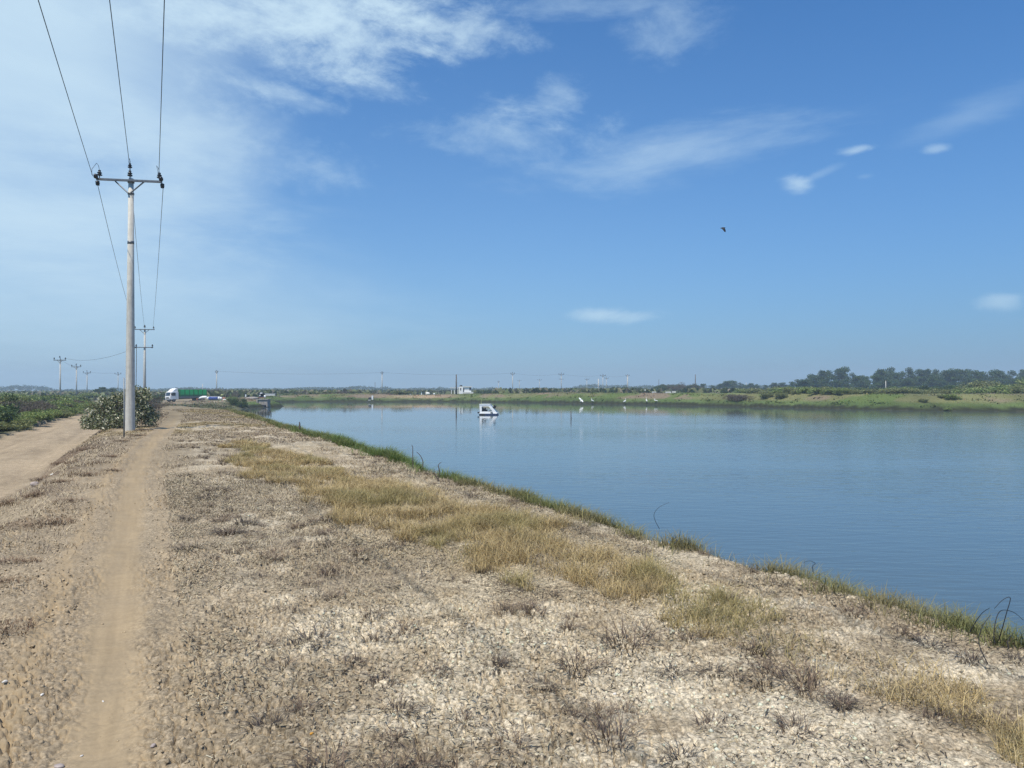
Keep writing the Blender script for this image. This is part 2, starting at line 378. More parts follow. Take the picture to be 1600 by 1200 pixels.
M['roof_dark'] = simple('dark_roof_sheet', (.035, .035, .04), .7, 0, .25)
M['feather'] = simple('white_feather', (.82, .82, .79), .7, 0, .05)
M['black_feather'] = simple('black_feather', (.012, .012, .014), .6, 0, .3)
M['bill'] = simple('yellow_bill', (.55, .33, .05), .5, 0, .1)
M['stone'] = simple('pale_stone', (.36, .30, .27), .85, 0, .3, 14, .5)
M['shell'] = simple('white_shell', (.68, .64, .57), .8, 0, .15, 20, .3)
M['yellow'] = simple('yellow_green_paint', (.45, .48, .18), .6, 0, .2)
M['lamp_glass'] = simple('headlamp_glass', (.5, .52, .55), .1, 0, .1)
M['orange'] = simple('orange_leaf', (.55, .27, .04), .7, 0, .2)

def water_mat():
    m, N, L, b = new_mat('pond_water')
    b.inputs['Base Color'].default_value = (.072, .104, .112, 1); b.inputs['Roughness'].default_value = .035
    b.inputs['IOR'].default_value = 1.6; b.inputs['Specular IOR Level'].default_value = .5
    tc = N.new('ShaderNodeTexCoord')
    def nz(scale, det, st, rot, dist=0.0):
        mp = N.new('ShaderNodeMapping'); mp.inputs['Scale'].default_value = st; mp.inputs['Rotation'].default_value = (0, 0, rot)
        L.new(tc.outputs['Object'], mp.inputs[0])
        n = N.new('ShaderNodeTexNoise'); n.inputs['Scale'].default_value = scale; n.inputs['Detail'].default_value = det; n.inputs['Distortion'].default_value = dist
        L.new(mp.outputs[0], n.inputs[0]); return n.outputs[0]
    def mth(op, a, bv):
        n = N.new('ShaderNodeMath'); n.operation = op
        for i, v in enumerate((a, bv)):
            if isinstance(v, (int, float)): n.inputs[i].default_value = v
            else: L.new(v, n.inputs[i])
        return n.outputs[0]
    w1 = nz(3.0, 4, (.45, 1.5, 1), .35, .4); w2 = nz(.55, 2, (.5, 1.2, 1), .2)
    gust = N.new('ShaderNodeMapRange'); L.new(nz(.022, 4, (.45, 1.6, 1), .12), gust.inputs[0])
    gust.inputs[1].default_value = .34; gust.inputs[2].default_value = .60; gust.inputs[3].default_value = .06; gust.inputs[4].default_value = 1.0
    sp = N.new('ShaderNodeSeparateXYZ'); L.new(tc.outputs['Object'], sp.inputs[0])
    nr = N.new('ShaderNodeMapRange'); L.new(mth('SUBTRACT', sp.outputs[1], mth('MULTIPLY', sp.outputs[0], .6)), nr.inputs[0])
    for i, q in enumerate((-10, 85, 1.0, .07)): nr.inputs[i + 1].default_value = q
    hgt = mth('MULTIPLY', nr.outputs[0], mth('MULTIPLY', mth('ADD', w1, mth('MULTIPLY', w2, .8)), gust.outputs[0]))
    bp = N.new('ShaderNodeBump'); bp.inputs['Strength'].default_value = 1.0; bp.inputs['Distance'].default_value = WAVE
    L.new(hgt, bp.inputs['Height']); L.new(bp.outputs[0], b.inputs['Normal'])
    return m
WAVE = 0.036
M['water'] = water_mat()

# ---- object helpers
def tag(o, label=None, cat=None, group=None, kind=None):
    if label: o['label'] = label
    if cat: o['category'] = cat
    if group: o['group'] = group
    if kind: o['kind'] = kind
    return o
def empty(name, loc, rz=0.0, label=None, cat=None, group=None, scale=1.0):
    o = bpy.data.objects.new(name, None); C.objects.link(o); o.location = loc; o.rotation_euler = (0, 0, rz); o.scale = (scale,) * 3
    o.empty_display_size = .2
    return tag(o, label, cat, group)
def link(name, me, mat, parent=None):
    if mat and not me.materials: me.materials.append(mat)
    o = bpy.data.objects.new(name, me); C.objects.link(o)
    if parent: o.parent = parent
    return o
def np_mesh(name, V, F, col=None, smooth=True):
    """V (n,3), F (m,k) with k equal for all faces"""
    me = bpy.data.meshes.new(name); V = np.ascontiguousarray(V, np.float32); F = np.ascontiguousarray(F, np.int32)
    k = F.shape[1]
    me.vertices.add(len(V)); me.vertices.foreach_set('co', V.ravel())
    me.loops.add(F.size); me.loops.foreach_set('vertex_index', F.ravel())
    me.polygons.add(len(F)); me.polygons.foreach_set('loop_start', np.arange(0, F.size, k, dtype=np.int32))
    if smooth: me.polygons.foreach_set('use_smooth', np.ones(len(F), bool))
    if col is not None:
        a = me.color_attributes.new('Col', 'FLOAT_COLOR', 'POINT')
        if col.shape[1] == 3: col = np.hstack([col, np.ones((len(col), 1))])
        a.data.foreach_set('color', np.ascontiguousarray(col, np.float32).ravel())
    me.update(calc_edges=True); me.validate()
    return me
class MB:
    def __init__(s): s.v = []; s.f = []
    def add(s, vs, fs):
        o = len(s.v); s.v += [tuple(v) for v in vs]; s.f += [tuple(i + o for i in f) for f in fs]; return s
    def box(s, c, d, rot=(0, 0, 0), taper=1.0):
        m = Matrix.Rotation(rot[2], 3, 'Z') @ Matrix.Rotation(rot[1], 3, 'Y') @ Matrix.Rotation(rot[0], 3, 'X')
        vs = []
        for z in (-.5, .5):
            k = taper if z > 0 else 1
            for (x, y) in ((-.5, -.5), (.5, -.5), (.5, .5), (-.5, .5)):
                vs.append(Vector(c) + m @ Vector((x * d[0] * k, y * d[1] * k, z * d[2])))
        return s.add(vs, [(3, 2, 1, 0), (4, 5, 6, 7), (0, 1, 5, 4), (1, 2, 6, 5), (2, 3, 7, 6), (3, 0, 4, 7)])
    def tube(s, pts, rad, n=8):
        pts = [Vector(p) for p in pts]
        if not hasattr(rad, '__len__'): rad = [rad] * len(pts)
        rings = []; up = None
        for i, p in enumerate(pts):
            t = (pts[min(i + 1, len(pts) - 1)] - pts[max(i - 1, 0)]).normalized()
            a = up if up is not None else (Vector((0, 0, 1)) if abs(t.z) < .9 else Vector((1, 0, 0)))
            x = t.cross(a).normalized(); yv = x.cross(t).normalized(); up = yv
            rings.append([p + (x * math.cos(2 * math.pi * j / n) + yv * math.sin(2 * math.pi * j / n)) * rad[i] for j in range(n)])
        vs = [v for r in rings for v in r]
        fs = [(i * n + j, (i + 1) * n + j, (i + 1) * n + (j + 1) % n, i * n + (j + 1) % n) for i in range(len(pts) - 1) for j in range(n)]
        fs += [tuple(range(n)), tuple(reversed(range((len(pts) - 1) * n, len(pts) * n)))]
        return s.add(vs, fs)
    def lathe(s, prof, c=(0, 0, 0), n=12, axis=(0, 0, 1)):
        q = Vector((0, 0, 1)).rotation_difference(Vector(axis)).to_matrix()
        vs = [Vector(c) + q @ Vector((r * math.cos(2 * math.pi * j / n), r * math.sin(2 * math.pi * j / n), z)) for (r, z) in prof for j in range(n)]
        k = len(prof)
        fs = [(i * n + j, i * n + (j + 1) % n, (i + 1) * n + (j + 1) % n, (i + 1) * n + j) for i in range(k - 1) for j in range(n)]
        fs += [tuple(reversed(range(n))), tuple(range((k - 1) * n, k * n))]
        return s.add(vs, fs)
    def prism(s, poly, y0, y1):
        """poly in local x,z; extruded along y"""
        n = len(poly)
        vs = [(x, y0, z) for x, z in poly] + [(x, y1, z) for x, z in poly]
        fs = [tuple(range(n)), tuple(reversed(range(n, 2 * n)))] + [((i + 1) % n, i, n + i, n + (i + 1) % n) for i in range(n)]
        return s.add(vs, fs)
    def build(s, name, mat, parent=None, smooth=False, bevel=0.0):
        me = bpy.data.meshes.new(name); me.from_pydata([tuple(v) for v in s.v], [], s.f)
        bm = bmesh.new(); bm.from_mesh(me); bmesh.ops.recalc_face_normals(bm, faces=bm.faces)
        if bevel: bmesh.ops.bevel(bm, geom=bm.edges[:], offset=bevel, segments=2, affect='EDGES', profile=.7)
        bm.to_mesh(me); bm.free()
        if smooth:
            me.polygons.foreach_set('use_smooth', [True] * len(me.polygons))
        return link(name, me, mat, parent)
def dup(root, loc, rz, scale=1.0, label=None, group=None):
    def cp(o, parent):
        c = o.copy(); C.objects.link(c); c.parent = parent
        for ch in o.children: cp(ch, c)
        return c
    r = cp(root, None); r.location = loc; r.rotation_euler = (root.rotation_euler[0], root.rotation_euler[1], rz)
    r.scale = (scale,) * 3 if not hasattr(scale, '__len__') else scale
    if label: r['label'] = label
    if group: r['group'] = group
    return r

# ------------------------------------------------------------------ the ground
def build_ground():
    rs = [0.15, 0.6, 1.1, 1.6, 2.0, 2.3]
    r = 2.5
    while r < 62:
        rs.append(r); r += min(r * r / 1250, 0.34)
    while r < 230:
        rs.append(r); r += 0.42 + (r - 62) * 0.0022
    while r < 1120:
        rs.append(r); r *= 1.06
    rs.append(1150); rs = np.array(rs)
    fine = np.radians(np.arange(-41, 41.001, 0.085)); coarse = np.radians(np.arange(44, 316.1, 4.0))
    th = np.concatenate([fine, coarse]); nt = len(th); nr = len(rs)
    X = (rs[:, None] * np.sin(th)[None, :]).ravel(); Y = (rs[:, None] * np.cos(th)[None, :]).ravel()
    Z = terrain(X, Y, True)
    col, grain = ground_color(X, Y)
    V = np.stack([X, Y, Z], 1); colr = np.hstack([col, grain[:, None]])
    i, j = np.meshgrid(np.arange(nr - 1), np.arange(nt), indexing='ij'); j2 = (j + 1) % nt
    F = np.stack([i * nt + j, i * nt + j2, (i + 1) * nt + j2, (i + 1) * nt + j], -1).reshape(-1, 4)[:, ::-1]
    cx = X[F].mean(1); cy = Y[F].mean(1)
    l, s = LS(cx, cy); d = pond_d(cx, cy)
    reg = np.zeros(len(F), int)
    reg[(np.abs(l - track_l(s)) < .22) & (s < 150) & (s > -40)] = 1
    reg[(l < -3.0) & (l > -6.7) & (s < 110)] = 2
    reg[((l > 13) | ((cy > 160) & (cx > -66))) & (d > -1) & (d < 14) & (cy > 40)] = 3
    for k, nm in enumerate(('ground', 'path', 'dirt_road', 'far_bank')):
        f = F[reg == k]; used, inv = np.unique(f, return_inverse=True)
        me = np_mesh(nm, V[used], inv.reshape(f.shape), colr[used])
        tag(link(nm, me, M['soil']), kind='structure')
    # centre disc under the camera
    k = [tuple(V[t]) for t in range(nt)]
build_ground()
w = MB(); w.add([(-72, -102, WATER_Z), (215, -102, WATER_Z), (215, 185, WATER_Z), (-72, 185, WATER_Z)], [(0, 1, 2, 3)])
tag(w.build('water', M['water']), kind='structure')

# ------------------------------------------------------------------ power lines
def insulator_pin(mb, c, k=1.0, n=10):
    """two-skirt pin insulator standing on c"""
    prof = [(.012, 0), (.012, .06), (.055, .065), (.075, .085), (.05, .10), (.03, .115), (.055, .125), (.065, .14), (.035, .165), (.03, .19), (.04, .20), (.03, .215)]
    mb.lathe([(r * k, z * k) for r, z in prof], c, n); return mb
D1 = 29.5; X1 = PX(203.5, D1)
LINE = Vector((-0.4472, 0.8944, 0)); SIDE = Vector((0.8944, 0.4472, 0))
def near_pole():
    zb = H(X1, D1) - .02
    root = empty('utility_pole', (X1, D1, zb), R(4), 'tall grey concrete utility pole beside the leafy bush, its crossarm carrying three wires', 'utility pole')
    h = ZY(283, D1) - zb
    hh = h + .12
    MB().tube([(0, 0, -.25), (0, 0, 0.0), (0, 0, hh * .5), (0, 0, hh)], [.192, .188, .145, .098], 20).build('shaft', M['concrete'], root, True)
    MB().tube([(0, 0, hh * .74), (0, 0, hh * .74 + .12)], [.129, .127], 20).build('number_plate', M['galv'], root, True)
    arm = MB().box((0, -.155, h), (2.62, .09, .085), (0, R(1.4), 0)).build('crossarm', M['galv'], root, bevel=.008)
    for sx in (-1, 1):
        MB().tube([(sx * .58, -.115, h - .03), (sx * .05, -.16, h - .52)], .028, 6).build('brace', M['galv'], root)
    MB().tube([(0, 0, h - .55), (0, 0, h - .48)], [.125, .125], 16).build('clamp_band', M['galv'], root, True)
    MB().tube([(0, 0, h - .06), (0, 0, h + .06)], [.13, .13], 16).build('clamp_band', M['galv'], root, True)
    # top pin and its insulators
    MB().tube([(0, -.10, h), (0, -.10, h + .62)], .022, 8).build('top_pin', M['galv'], root)
    b = MB(); insulator_pin(b, (0, -.10, h + .10), 1.5); b.build('insulator', M['porcelain'], root, True)
    b = MB(); insulator_pin(b, (0, -.10, h + .46), 1.25); b.build('insulator', M['porcelain'], root, True)
    for sx in (-1, 1):
        zc = h - sx * .03
        b = MB(); insulator_pin(b, (sx * 1.20, -.13, zc + .06), 1.5); b.build('insulator', M['porcelain'], root, True)
        # strain insulators at the arm's end, one towards each span
        for yy, dz, ln in ((-.26, .25, -1), (.10, -1.3, 1)):
            b = MB(); prof = [(.02, 0), (.07, .02), (.085, .05), (.05, .07), (.08, .09), (.085, .12), (.05, .14), (.075, .16), (.07, .19), (.02, .21)]
            b.lathe(prof, (sx * 1.30, -.155 + ln * .06, zc + (.05 if ln < 0 else -.05)), 12, (-.35 * ln, ln * .95, dz)); b.build('strain_insulator', M['porcelain'], root, True)
        # slack jumper that rises in a loop
        x0 = sx * 1.31; lean = -.10 if sx < 0 else -.16
        MB().tube([(x0 - .04, -.45, zc + .10), (x0 - .06 , -.40, zc + .34), (sx * 1.20 + lean * .3, -.3, zc + .62), (sx * 1.20 + lean * .1, -.2, zc + .55), (sx * 1.2, -.14, zc + .40)], .009, 6).build('jumper_wire', M['wire'], root, True)
    MB().tube([(.02, -.1, h + .75), (.0, -.14, h + .92), (-.04, -.12, h + .8), (-.03, -.1, h + .70)], .01, 6).build('jumper_wire', M['wire'], root, True)
    return h + zb
ztop1 = near_pole()
D2 = 90.0; X2 = PX(226, D2)
def second_pole():
    zb = H(X2, D2) - .1
    root = empty('utility_pole', (X2, D2, zb), R(6), 'second concrete utility pole along the track, with two crossarms one above the other', 'utility pole')
    h = ZY(515, D2) - zb; h2 = ZY(543, D2) - zb
    MB().tube([(0, 0, -.2), (0, 0, h * .5), (0, 0, h + .1)], [.19, .15, .10], 14).build('shaft', M['concrete'], root, True)
    MB().box((0, -.16, h), (2.5, .1, .1)).build('crossarm', M['galv'], root)
    MB().box((0, -.18, h2), (2.1, .1, .1)).build('crossarm', M['galv'], root)
    for sx in (-1, 1):
        MB().tube([(sx * .55, -.15, h - .03), (sx * .05, -.16, h - .5)], .03, 6).build('brace', M['galv'], root)
        for (x, z) in ((sx * 1.12, h + .05), (sx * .98, h2 + .05)):
            b = MB(); insulator_pin(b, (x, -.16, z), 1.6); b.build('insulator', M['porcelain'], root, True)
        b = MB(); b.lathe([(.02, 0), (.09, .03), (.09, .15), (.02, .2)], (sx * 1.03, -.26, h2 + .02), 10, (0, -1, -.2)); b.build('strain_insulator', M['porcelain'], root, True)
    b = MB(); insulator_pin(b, (0, -.05, h + .15), 2.0); b.build('insulator', M['porcelain'], root, True)
    return h + zb, h2 + zb
ztop2, zlow2 = second_pole()
def wire(name, a, b, sag, rad, label, cat='power line', group=None, n=26, n2=6):
    a = Vector(a); b = Vector(b)
    pts = [a.lerp(b, t / n) - Vector((0, 0, sag * 4 * (t / n) * (1 - t / n))) for t in range(n + 1)]
    return tag(MB().tube(pts, rad, n2).build(name, M['wire'], None, True), label, cat, group)
p1 = Vector((X1, D1, ztop1)); back = p1 - LINE * 62; p2 = Vector((X2, D2, ztop2))
sd1 = Vector((math.cos(R(4)), math.sin(R(4)), 0))
for k, (off, dz, nm) in enumerate(((-1.31, .09, 'left'), (0, .66, 'middle'), (1.31, .03, 'right'))):
    a = p1 + sd1 * off + Vector((.0, -.40 if k != 1 else -.12, dz))
    bb = back + SIDE * off * 1.02 + Vector((0, 0, dz + (.25 if k == 1 else 0)))
    wire('power_line', a, bb, .22, .0105, f'{nm} one of the three dark wires running overhead from the nearest pole', n=40)
for k, (off, dz, nm) in enumerate(((-1.31, -.16, 'left'), (0, .62, 'middle'), (1.31, -.20, 'right'))):
    a = p1 + sd1 * off + Vector((-.03 if k != 1 else 0, .03 if k != 1 else -.08, dz - .05 if k != 1 else dz))
    o2 = (-1.12, 0, 1.12)[k]
    bb = p2 + Vector((o2, -.15, .35 if k != 1 else .5))
    wire('power_line', a, bb, .55, .0105, f'{nm} one of the three wires sagging from the nearest pole to the two-armed pole')
# thin drop cable behind the nearest pole and the slim stake before the bush
xs, ds = PX(212.3, 84), 84
tag(MB().tube([(PX(213.2, 84), 84, zlow2), (xs, ds, H(xs, ds))], .03, 6).build('guy_cable', M['wire']), 'thin grey cable hanging straight down just right of the nearest pole', 'cable')
gx, gy = G(194, 683, -.02); zg = H(gx, gy)
tag(MB().tube([(gx, gy, zg - .1), (gx + .01, gy, zg + .8), (gx - .01, gy, zg + 2.1)], [.03, .027, .018], 8).build('stake', M['grey'], None, True), 'slim grey stake standing in front of the bush left of the nearest pole', 'stake')

def far_pole(px, ytop, d, arms, label, thick=.15, mat='concrete', group='distant utility poles', twin=False):
    x = PX(px, d); zb = H(x, d); zt = ZY(ytop, d); h = zt - zb
    root = empty('utility_pole', (x, d, zb), 0, label, 'utility pole', group)
    MB().tube([(0, 0, -.3), (0, 0, h)], [thick * 1.15, thick * .75], 8).build('shaft', M[mat], root, True)
    if arms:
        MB().box((0, -.15, h - .35), (arms, .14, .14)).build('crossarm', M['galv'], root)
        if twin: MB().box((0, -.15, h - 2.2), (arms * .85, .14, .14)).build('crossarm', M['galv'], root)
        for sx in (-.46, 0, .46):
            b = MB(); insulator_pin(b, (arms * sx, -.15, h - .3 if sx else h), 2.2, 8); b.build('insulator', M['porcelain'], root)
        for sx in (-1, 1):
            MB().tube([(sx * .5, -.13, h - .4), (0, -.15, h - .9)], .05, 5).build('brace', M['galv'], root)
    return Vector((x, d - .15, zt))
A1 = far_pole(94, 560, 140, 2.4, 'tallest and nearest of the four utility poles on the far left')
A2 = far_pole(119.5, 571, 178, 2.4, 'second of the four utility poles on the far left, its base among shrubs')
A3 = far_pole(136, 581, 220, 2.4, 'third utility pole on the far left, nearer the leafy bush')
A4 = far_pole(184.5, 583, 266, 2.4, 'utility pole showing just above the leafy bush left of the nearest pole')
B = []
for (px, yt, d, arm, lab, th, mt, tw) in (
    (338.5, 580, 252, 0.9, 'pale pole just right of the green truck', .2, 'concrete', False),
    (316.5, 600, 300, 0, 'short thin pole above the back end of the green truck', .16, 'concrete', False),
    (586, 597, 420, 0, 'thin dark pole in the trees left of the low dark sheds', .16, 'wood', False),
    (597, 582, 271, .8, 'pale pole standing alone left of the low dark sheds', .2, 'concrete', False),
    (713, 585, 205, 0, 'dark wooden post just left of the white house', .2, 'wood', False),
    (779, 596, 420, .9, 'faint small pole right of the white house', .18, 'concrete', False),
    (801, 583, 282, 1.6, 'tall pole right of the boat, its foot at the far bank', .17, 'concrete', False),
    (811.5, 594, 500, 3, 'faint small pole behind the tall pole right of the boat', .2, 'concrete', False),
    (843, 593, 470, 3, 'small faint pole between two taller poles beyond the far bank', .2, 'concrete', False),
    (877, 584, 293, 2.2, 'tall pole with two crossarms left of the egrets', .17, 'concrete', True),
    (917, 592, 430, 2.6, 'pole with a wide crossarm behind the pale roof', .2, 'concrete', False),
    (935, 592, 260, 0, 'plain pole without a crossarm right of the pale roof', .2, 'concrete', False),
    (942, 586, 306, 2.4, 'taller of two poles close together right of the pale roof', .17, 'concrete', False),
    (947.5, 590, 390, 2.6, 'lower of two poles close together right of the pale roof', .18, 'concrete', False),
    (980.5, 586, 320, 1.6, 'thick pale pole rightmost in the row of tall poles with wires', .3, 'concrete', False),
    (1029.5, 592, 430, 0, 'thin plain pole before the distant rounded trees', .16, 'wood', False),
    (1086.5, 585, 270, 0, 'dark plain pole rising over the dark long shrubs', .17, 'wood', False),
    (1125, 601, 420, 0, 'small pale pole against the grey green wood right of the plain dark pole', .2, 'concrete', False),
    (1166, 598, 420, 0, 'small pale pole at the right end of the grey green wood', .22, 'concrete', False),
    (1384, 595, 215, 0, 'slim white pole before the tall dark trees on the right', .13, 'concrete', False)):
    B.append((px, far_pole(px, yt, d, arm, lab, th, mt, twin=tw)))
bd = dict(B)
for a, b in ((338.5, 597), (597, 801), (801, 877), (877, 942), (942, 980.5)):
    wire('power_line', bd[a], bd[b], .8, .02, {338.5: 'faint wire from the pole by the truck across the sky', 597: 'faint wire above the low dark sheds and the white house', 801: 'faint wire between the tall pole and the two-armed pole', 877: 'faint wire right of the two-armed pole', 942: 'faint last wire reaching the thick pale pole'}[a], n=14, n2=5)
wire('power_line', Vector((X2 - 1.03, D2, zlow2)), A1 + Vector((1.1, 0, 0)), .9, .018, 'faint wire from the two-armed pole down to the left row of poles', n=16, n2=5)
wire('power_line', A1, A2, .5, .016, 'faint wire between the two tallest poles of the left row', n=12, n2=5)
wire('power_line', A3, A4, .3, .018, 'faint wire between the third and last pole of the left row', n=12, n2=5)

# ------------------------------------------------------------------ vehicles and things by the far end of the track
def make_truck():
    d = 150; x = PX(269, d)
    hx, hy = -.565, -.825
    rz = math.atan2(hy, hx)
    fx, fy = x + .35, d + 1.0
    zb = -1.02
    t = empty('truck', (fx, fy, zb), rz, 'white cab truck with a green covered cargo bed parked at the end of the track', 'truck')
    # local: +x forward, y to the left
    cab = MB().prism([(0, .55), (1.75, .45), (1.85, .60), (1.85, 1.20), (1.62, 2.05), (1.45, 2.12), (0.02, 2.12)], -1.0, 1.0).build('cab', M['white'], t, bevel=.05)
    MB().prism([(0.1, 2.1), (1.42, 2.1), (1.30, 2.2), (.95, 2.52), (.6, 2.76), (.35, 2.84), (.1, 2.84)], -.92, .92).build('wind_deflector', M['white'], t, bevel=.06)
    MB().add([(1.862, -.86, 1.25), (1.862, .86, 1.25), (1.655, .80, 1.98), (1.655, -.80, 1.98), (1.83, -.86, 1.25), (1.83, .86, 1.25), (1.62, .8, 1.98), (1.62, -.8, 1.98)],
             [(0, 1, 2, 3), (7, 6, 5, 4), (0, 4, 5, 1), (1, 5, 6, 2), (2, 6, 7, 3), (3, 7, 4, 0)]).build('windshield', M['glass'], t)
    for sy in (-1, 1):
        dr = MB().prism([(.55, .62), (1.55, .62), (1.66, 1.2), (1.48, 2.02), (.55, 2.02)], sy * 1.0, sy * 1.02).build('door', M['white'], t)
        MB().prism([(.68, 1.28), (1.58, 1.28), (1.44, 1.92), (.68, 1.92)], sy * 1.02, sy * 1.03).build('side_window', M['glass'], dr)
        MB().box((.72, sy * 1.03, 1.12), (.14, .03, .03)).build('handle', M['dark'], dr)
        MB().box((1.75, sy * 1.22, 1.65), (.08, .18, .42)).build('mirror', M['dark'], t)
        MB().box((1.86, sy * .74, .78), (.05, .34, .2)).build('headlight', M['lamp_glass'], t)
    MB().box((1.865, 0, .82), (.03, 1.05, .24)).build('grille', M['dark'], t)
    MB().box((1.84, 0, .50), (.14, 2.02, .2)).build('bumper', M['grey'], t)
    MB().box((-2.6, 0, .72), (7.4, .8, .2)).build('chassis', M['dark'], t)
    bed = MB().box((-3.35, 0, .97), (6.2, 2.2, .26)).build('cargo_bed', M['grey'], t)
    for sy in (-1, 1):
        MB().box((-3.35, sy * 1.09, 1.24), (6.2, .05, .28)).build('lower_rail', M['green_dark'], t)
        MB().box((-3.35, sy * 1.08, 1.96), (6.2, .06, 1.16)).build('side_tarp', M['green'], t)
        for k in range(7):
            MB().box((-.32 - k * 1.01, sy * 1.13, 1.78), (.09, .05, 1.5)).build('post', M['green_dark'], t)
        MB().box((-3.35, sy * 1.13, 1.55), (6.2, .04, .07)).build('slat', M['green_dark'], t)
    MB().box((-.26, 0, 1.83), (.05, 2.1, 1.44)).build('head_board', M['green_dark'], t)
    MB().box((-6.43, 0, 1.83), (.05, 2.1, 1.44)).build('tail_gate', M['green'], t)
    for k in range(4): MB().tube([(-.8 - k * 1.7, -1.08, 2.53), (-.8 - k * 1.7, 0, 2.60), (-.8 - k * 1.7, 1.08, 2.53)], .03, 6).build('roof_bow', M['green_dark'], t)
    for (wx, wy, ww) in ((1.05, .86, .26), (1.05, -.86, .26), (-4.7, .78, .5), (-4.7, -.78, .5)):
        wl = MB().tube([(wx, wy - ww / 2, .46), (wx, wy + ww / 2, .46)], .46, 18).build('wheel', M['dark'], t)
        MB().tube([(wx, wy - ww / 2 - .01, .46), (wx, wy + ww / 2 + .01, .46)], .24, 14).build('rim', M['grey'], wl)
make_truck()

def lump_mesh(name, dims, seed, n=2, amp=.25):
    bm = bmesh.new(); bmesh.ops.create_icosphere(bm, subdivisions=n, radius=1)
    r = random.Random(seed); ph = [r.uniform(0, 6) for _ in range(6)]
    for v in bm.verts:
        k = 1 + amp * (math.sin(v.co.x * 2.3 + ph[0]) * math.cos(v.co.y * 2.1 + ph[1]) + .5 * math.sin(v.co.z * 4 + ph[2] + v.co.x * 3))
        v.co = Vector((v.co.x * dims[0], v.co.y * dims[1], v.co.z * dims[2])) * k
    me = bpy.data.meshes.new(name); bm.to_mesh(me); bm.free()
    me.polygons.foreach_set('use_smooth', [True] * len(me.polygons)); return me
def lump(name, px, py, d, dims, mat, label, cat, seed, group=None):
    x = PX(px, d); z = ZY(py, d)
    o = link(name, lump_mesh(name, dims, seed), M[mat]); o.location = (x, d, z); o.rotation_euler = (0, 0, seed); return tag(o, label, cat, group)
# blue bundle and white sacks right of the truck
d = 140
t = empty('tarp_bundle', (PX(334, d), d, ZY(625.2, d)), 0, 'long blue tarp bundle with white ends lying right of the truck', 'tarp bundle')
MB().tube([(-.95, 0, .33), (-.4, 0, .36), (.3, 0, .36), (.95, 0, .33)], [.30, .34, .33, .30], 12).build('blue_cover', M['blue'], t, True)
for sx in (-1, 1): MB().tube([(sx * .93, 0, .33), (sx * 1.12, 0, .35), (sx * 1.22, 0, .33)], [.32, .36, .26], 12).build('end_wrap', M['white'], t, True)
MB().box((0, .1, .71), (2.0, .5, .05)).build('white_sheet', M['white'], t)
t = empty('boat_hull', (PX(317, d), d, ZY(624.5, d)), R(-12), 'small upturned white hull lying behind the truck bed', 'boat')
MB().tube([(-1.0, 0, .1), (-.6, 0, .32), (.1, 0, .48), (.7, 0, .50), (.95, 0, .40)], [.08, .22, .27, .26, .1], 10).build('hull', M['white'], t, True)
MB().box((-.1, -.2, .12), (1.5, .08, .2)).build('painted_hull_shadow', M['dark'], t)  # dark box stands in for the shade under the hull
lump('sack', 345, 622.5, d, (.26, .2, .34), 'white', 'white sack standing at the right end of the blue bundle', 'sack', 3)
lump('sack', 357, 623.2, d, (.42, .25, .16), 'white', 'white sack slumped on dark debris right of the blue bundle', 'sack', 5)
lump('sack', 351, 624.6, d, (.5, .25, .16), 'grubby_white', 'dirty pale sack lying flat in front of the dark debris', 'sack', 6)
lump('debris_heap', 350.5, 623, d + .6, (.6, .4, .3), 'rust', 'dark red brown debris heap between two white sacks', 'debris', 8)
lump('bucket', 347, 617.3, d + 3, (.22, .2, .2), 'yellow', 'yellowish lump on the grass behind the blue bundle', 'bucket', 9)
lump('fuel_drum', 355, 619.3, d + 2, (.16, .16, .36), 'dark', 'small dark drum standing beyond the debris heap', 'drum', 10)
lump('crate_lid', 308.5, 624, d - 2, (.2, .2, .22), 'rust', 'small reddish scrap by the truck rear wheel', 'scrap', 11)
# reddish shed and white tank behind
d = 235
t = empty('shed', (PX(366, d), d, ZY(618.5, d)), R(5), 'low red brown shed with a dark opening beyond the blue bundle', 'shed')
MB().box((0, 0, .7), (3.9, 2.4, 1.4)).build('wall', M['rust'], t)
MB().box((0, 0, 1.46), (4.2, 2.8, .1), (R(-3), 0, 0)).build('roof', M['rust'], t)
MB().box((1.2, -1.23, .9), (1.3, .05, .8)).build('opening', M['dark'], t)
t = empty('water_tank', (PX(376.7, d), d - 2, ZY(616, d)), 0, 'small white water tank at the right end of the reddish shed', 'tank')
MB().lathe([(.3, 0), (.36, .05), (.36, .6), (.28, .72), (.1, .8)], n=14).build('tank_body', M['white'], t, True)
MB().lathe([(.1, .79), (.12, .84), (.04, .87)], n=10).build('lid', M['dark'], t, True)
# sluice on the spit
d = 126
zs = ZY(634.6, d)
t = empty('sluice_box', (PX(412, d), d, zs), R(-6), 'grey concrete sluice box at the water end of the green spit', 'sluice')
MB().box((.1, 0, .52), (1.75, 1.2, 1.25)).build('front_wall', M['old_concrete'], t, bevel=.02)
MB().box((-.85, -.1, .55), (.26, 1.4, 1.3)).build('side_pillar', M['old_concrete'], t, bevel=.02)
MB().box((.05, 0, 1.2), (2.2, 1.5, .12)).build('deck_slab', M['old_concrete'], t)
MB().box((.1, -.63, .08), (1.3, .06, .34)).build('gate_opening', M['dark'], t)
lump('rubble_heap', 394, 622.6, d + 3, (1.2, .7, .32), 'old_concrete', 'pale broken rubble heaped left of the sluice box', 'rubble', 13)
t = empty('pump_engine', (PX(406.5, d), d + .8, ZY(621.8, d)), 0, 'dark pump engine with white fittings standing on the sluice', 'pump')
MB().box((0, 0, .42), (.85, .6, .62)).build('engine_block', M['dkblue'], t, bevel=.05)
MB().tube([(-.5, 0, .55), (-.5, 0, .9), (-.3, 0, 1.02)], .09, 8).build('exhaust', M['dark'], t, True)
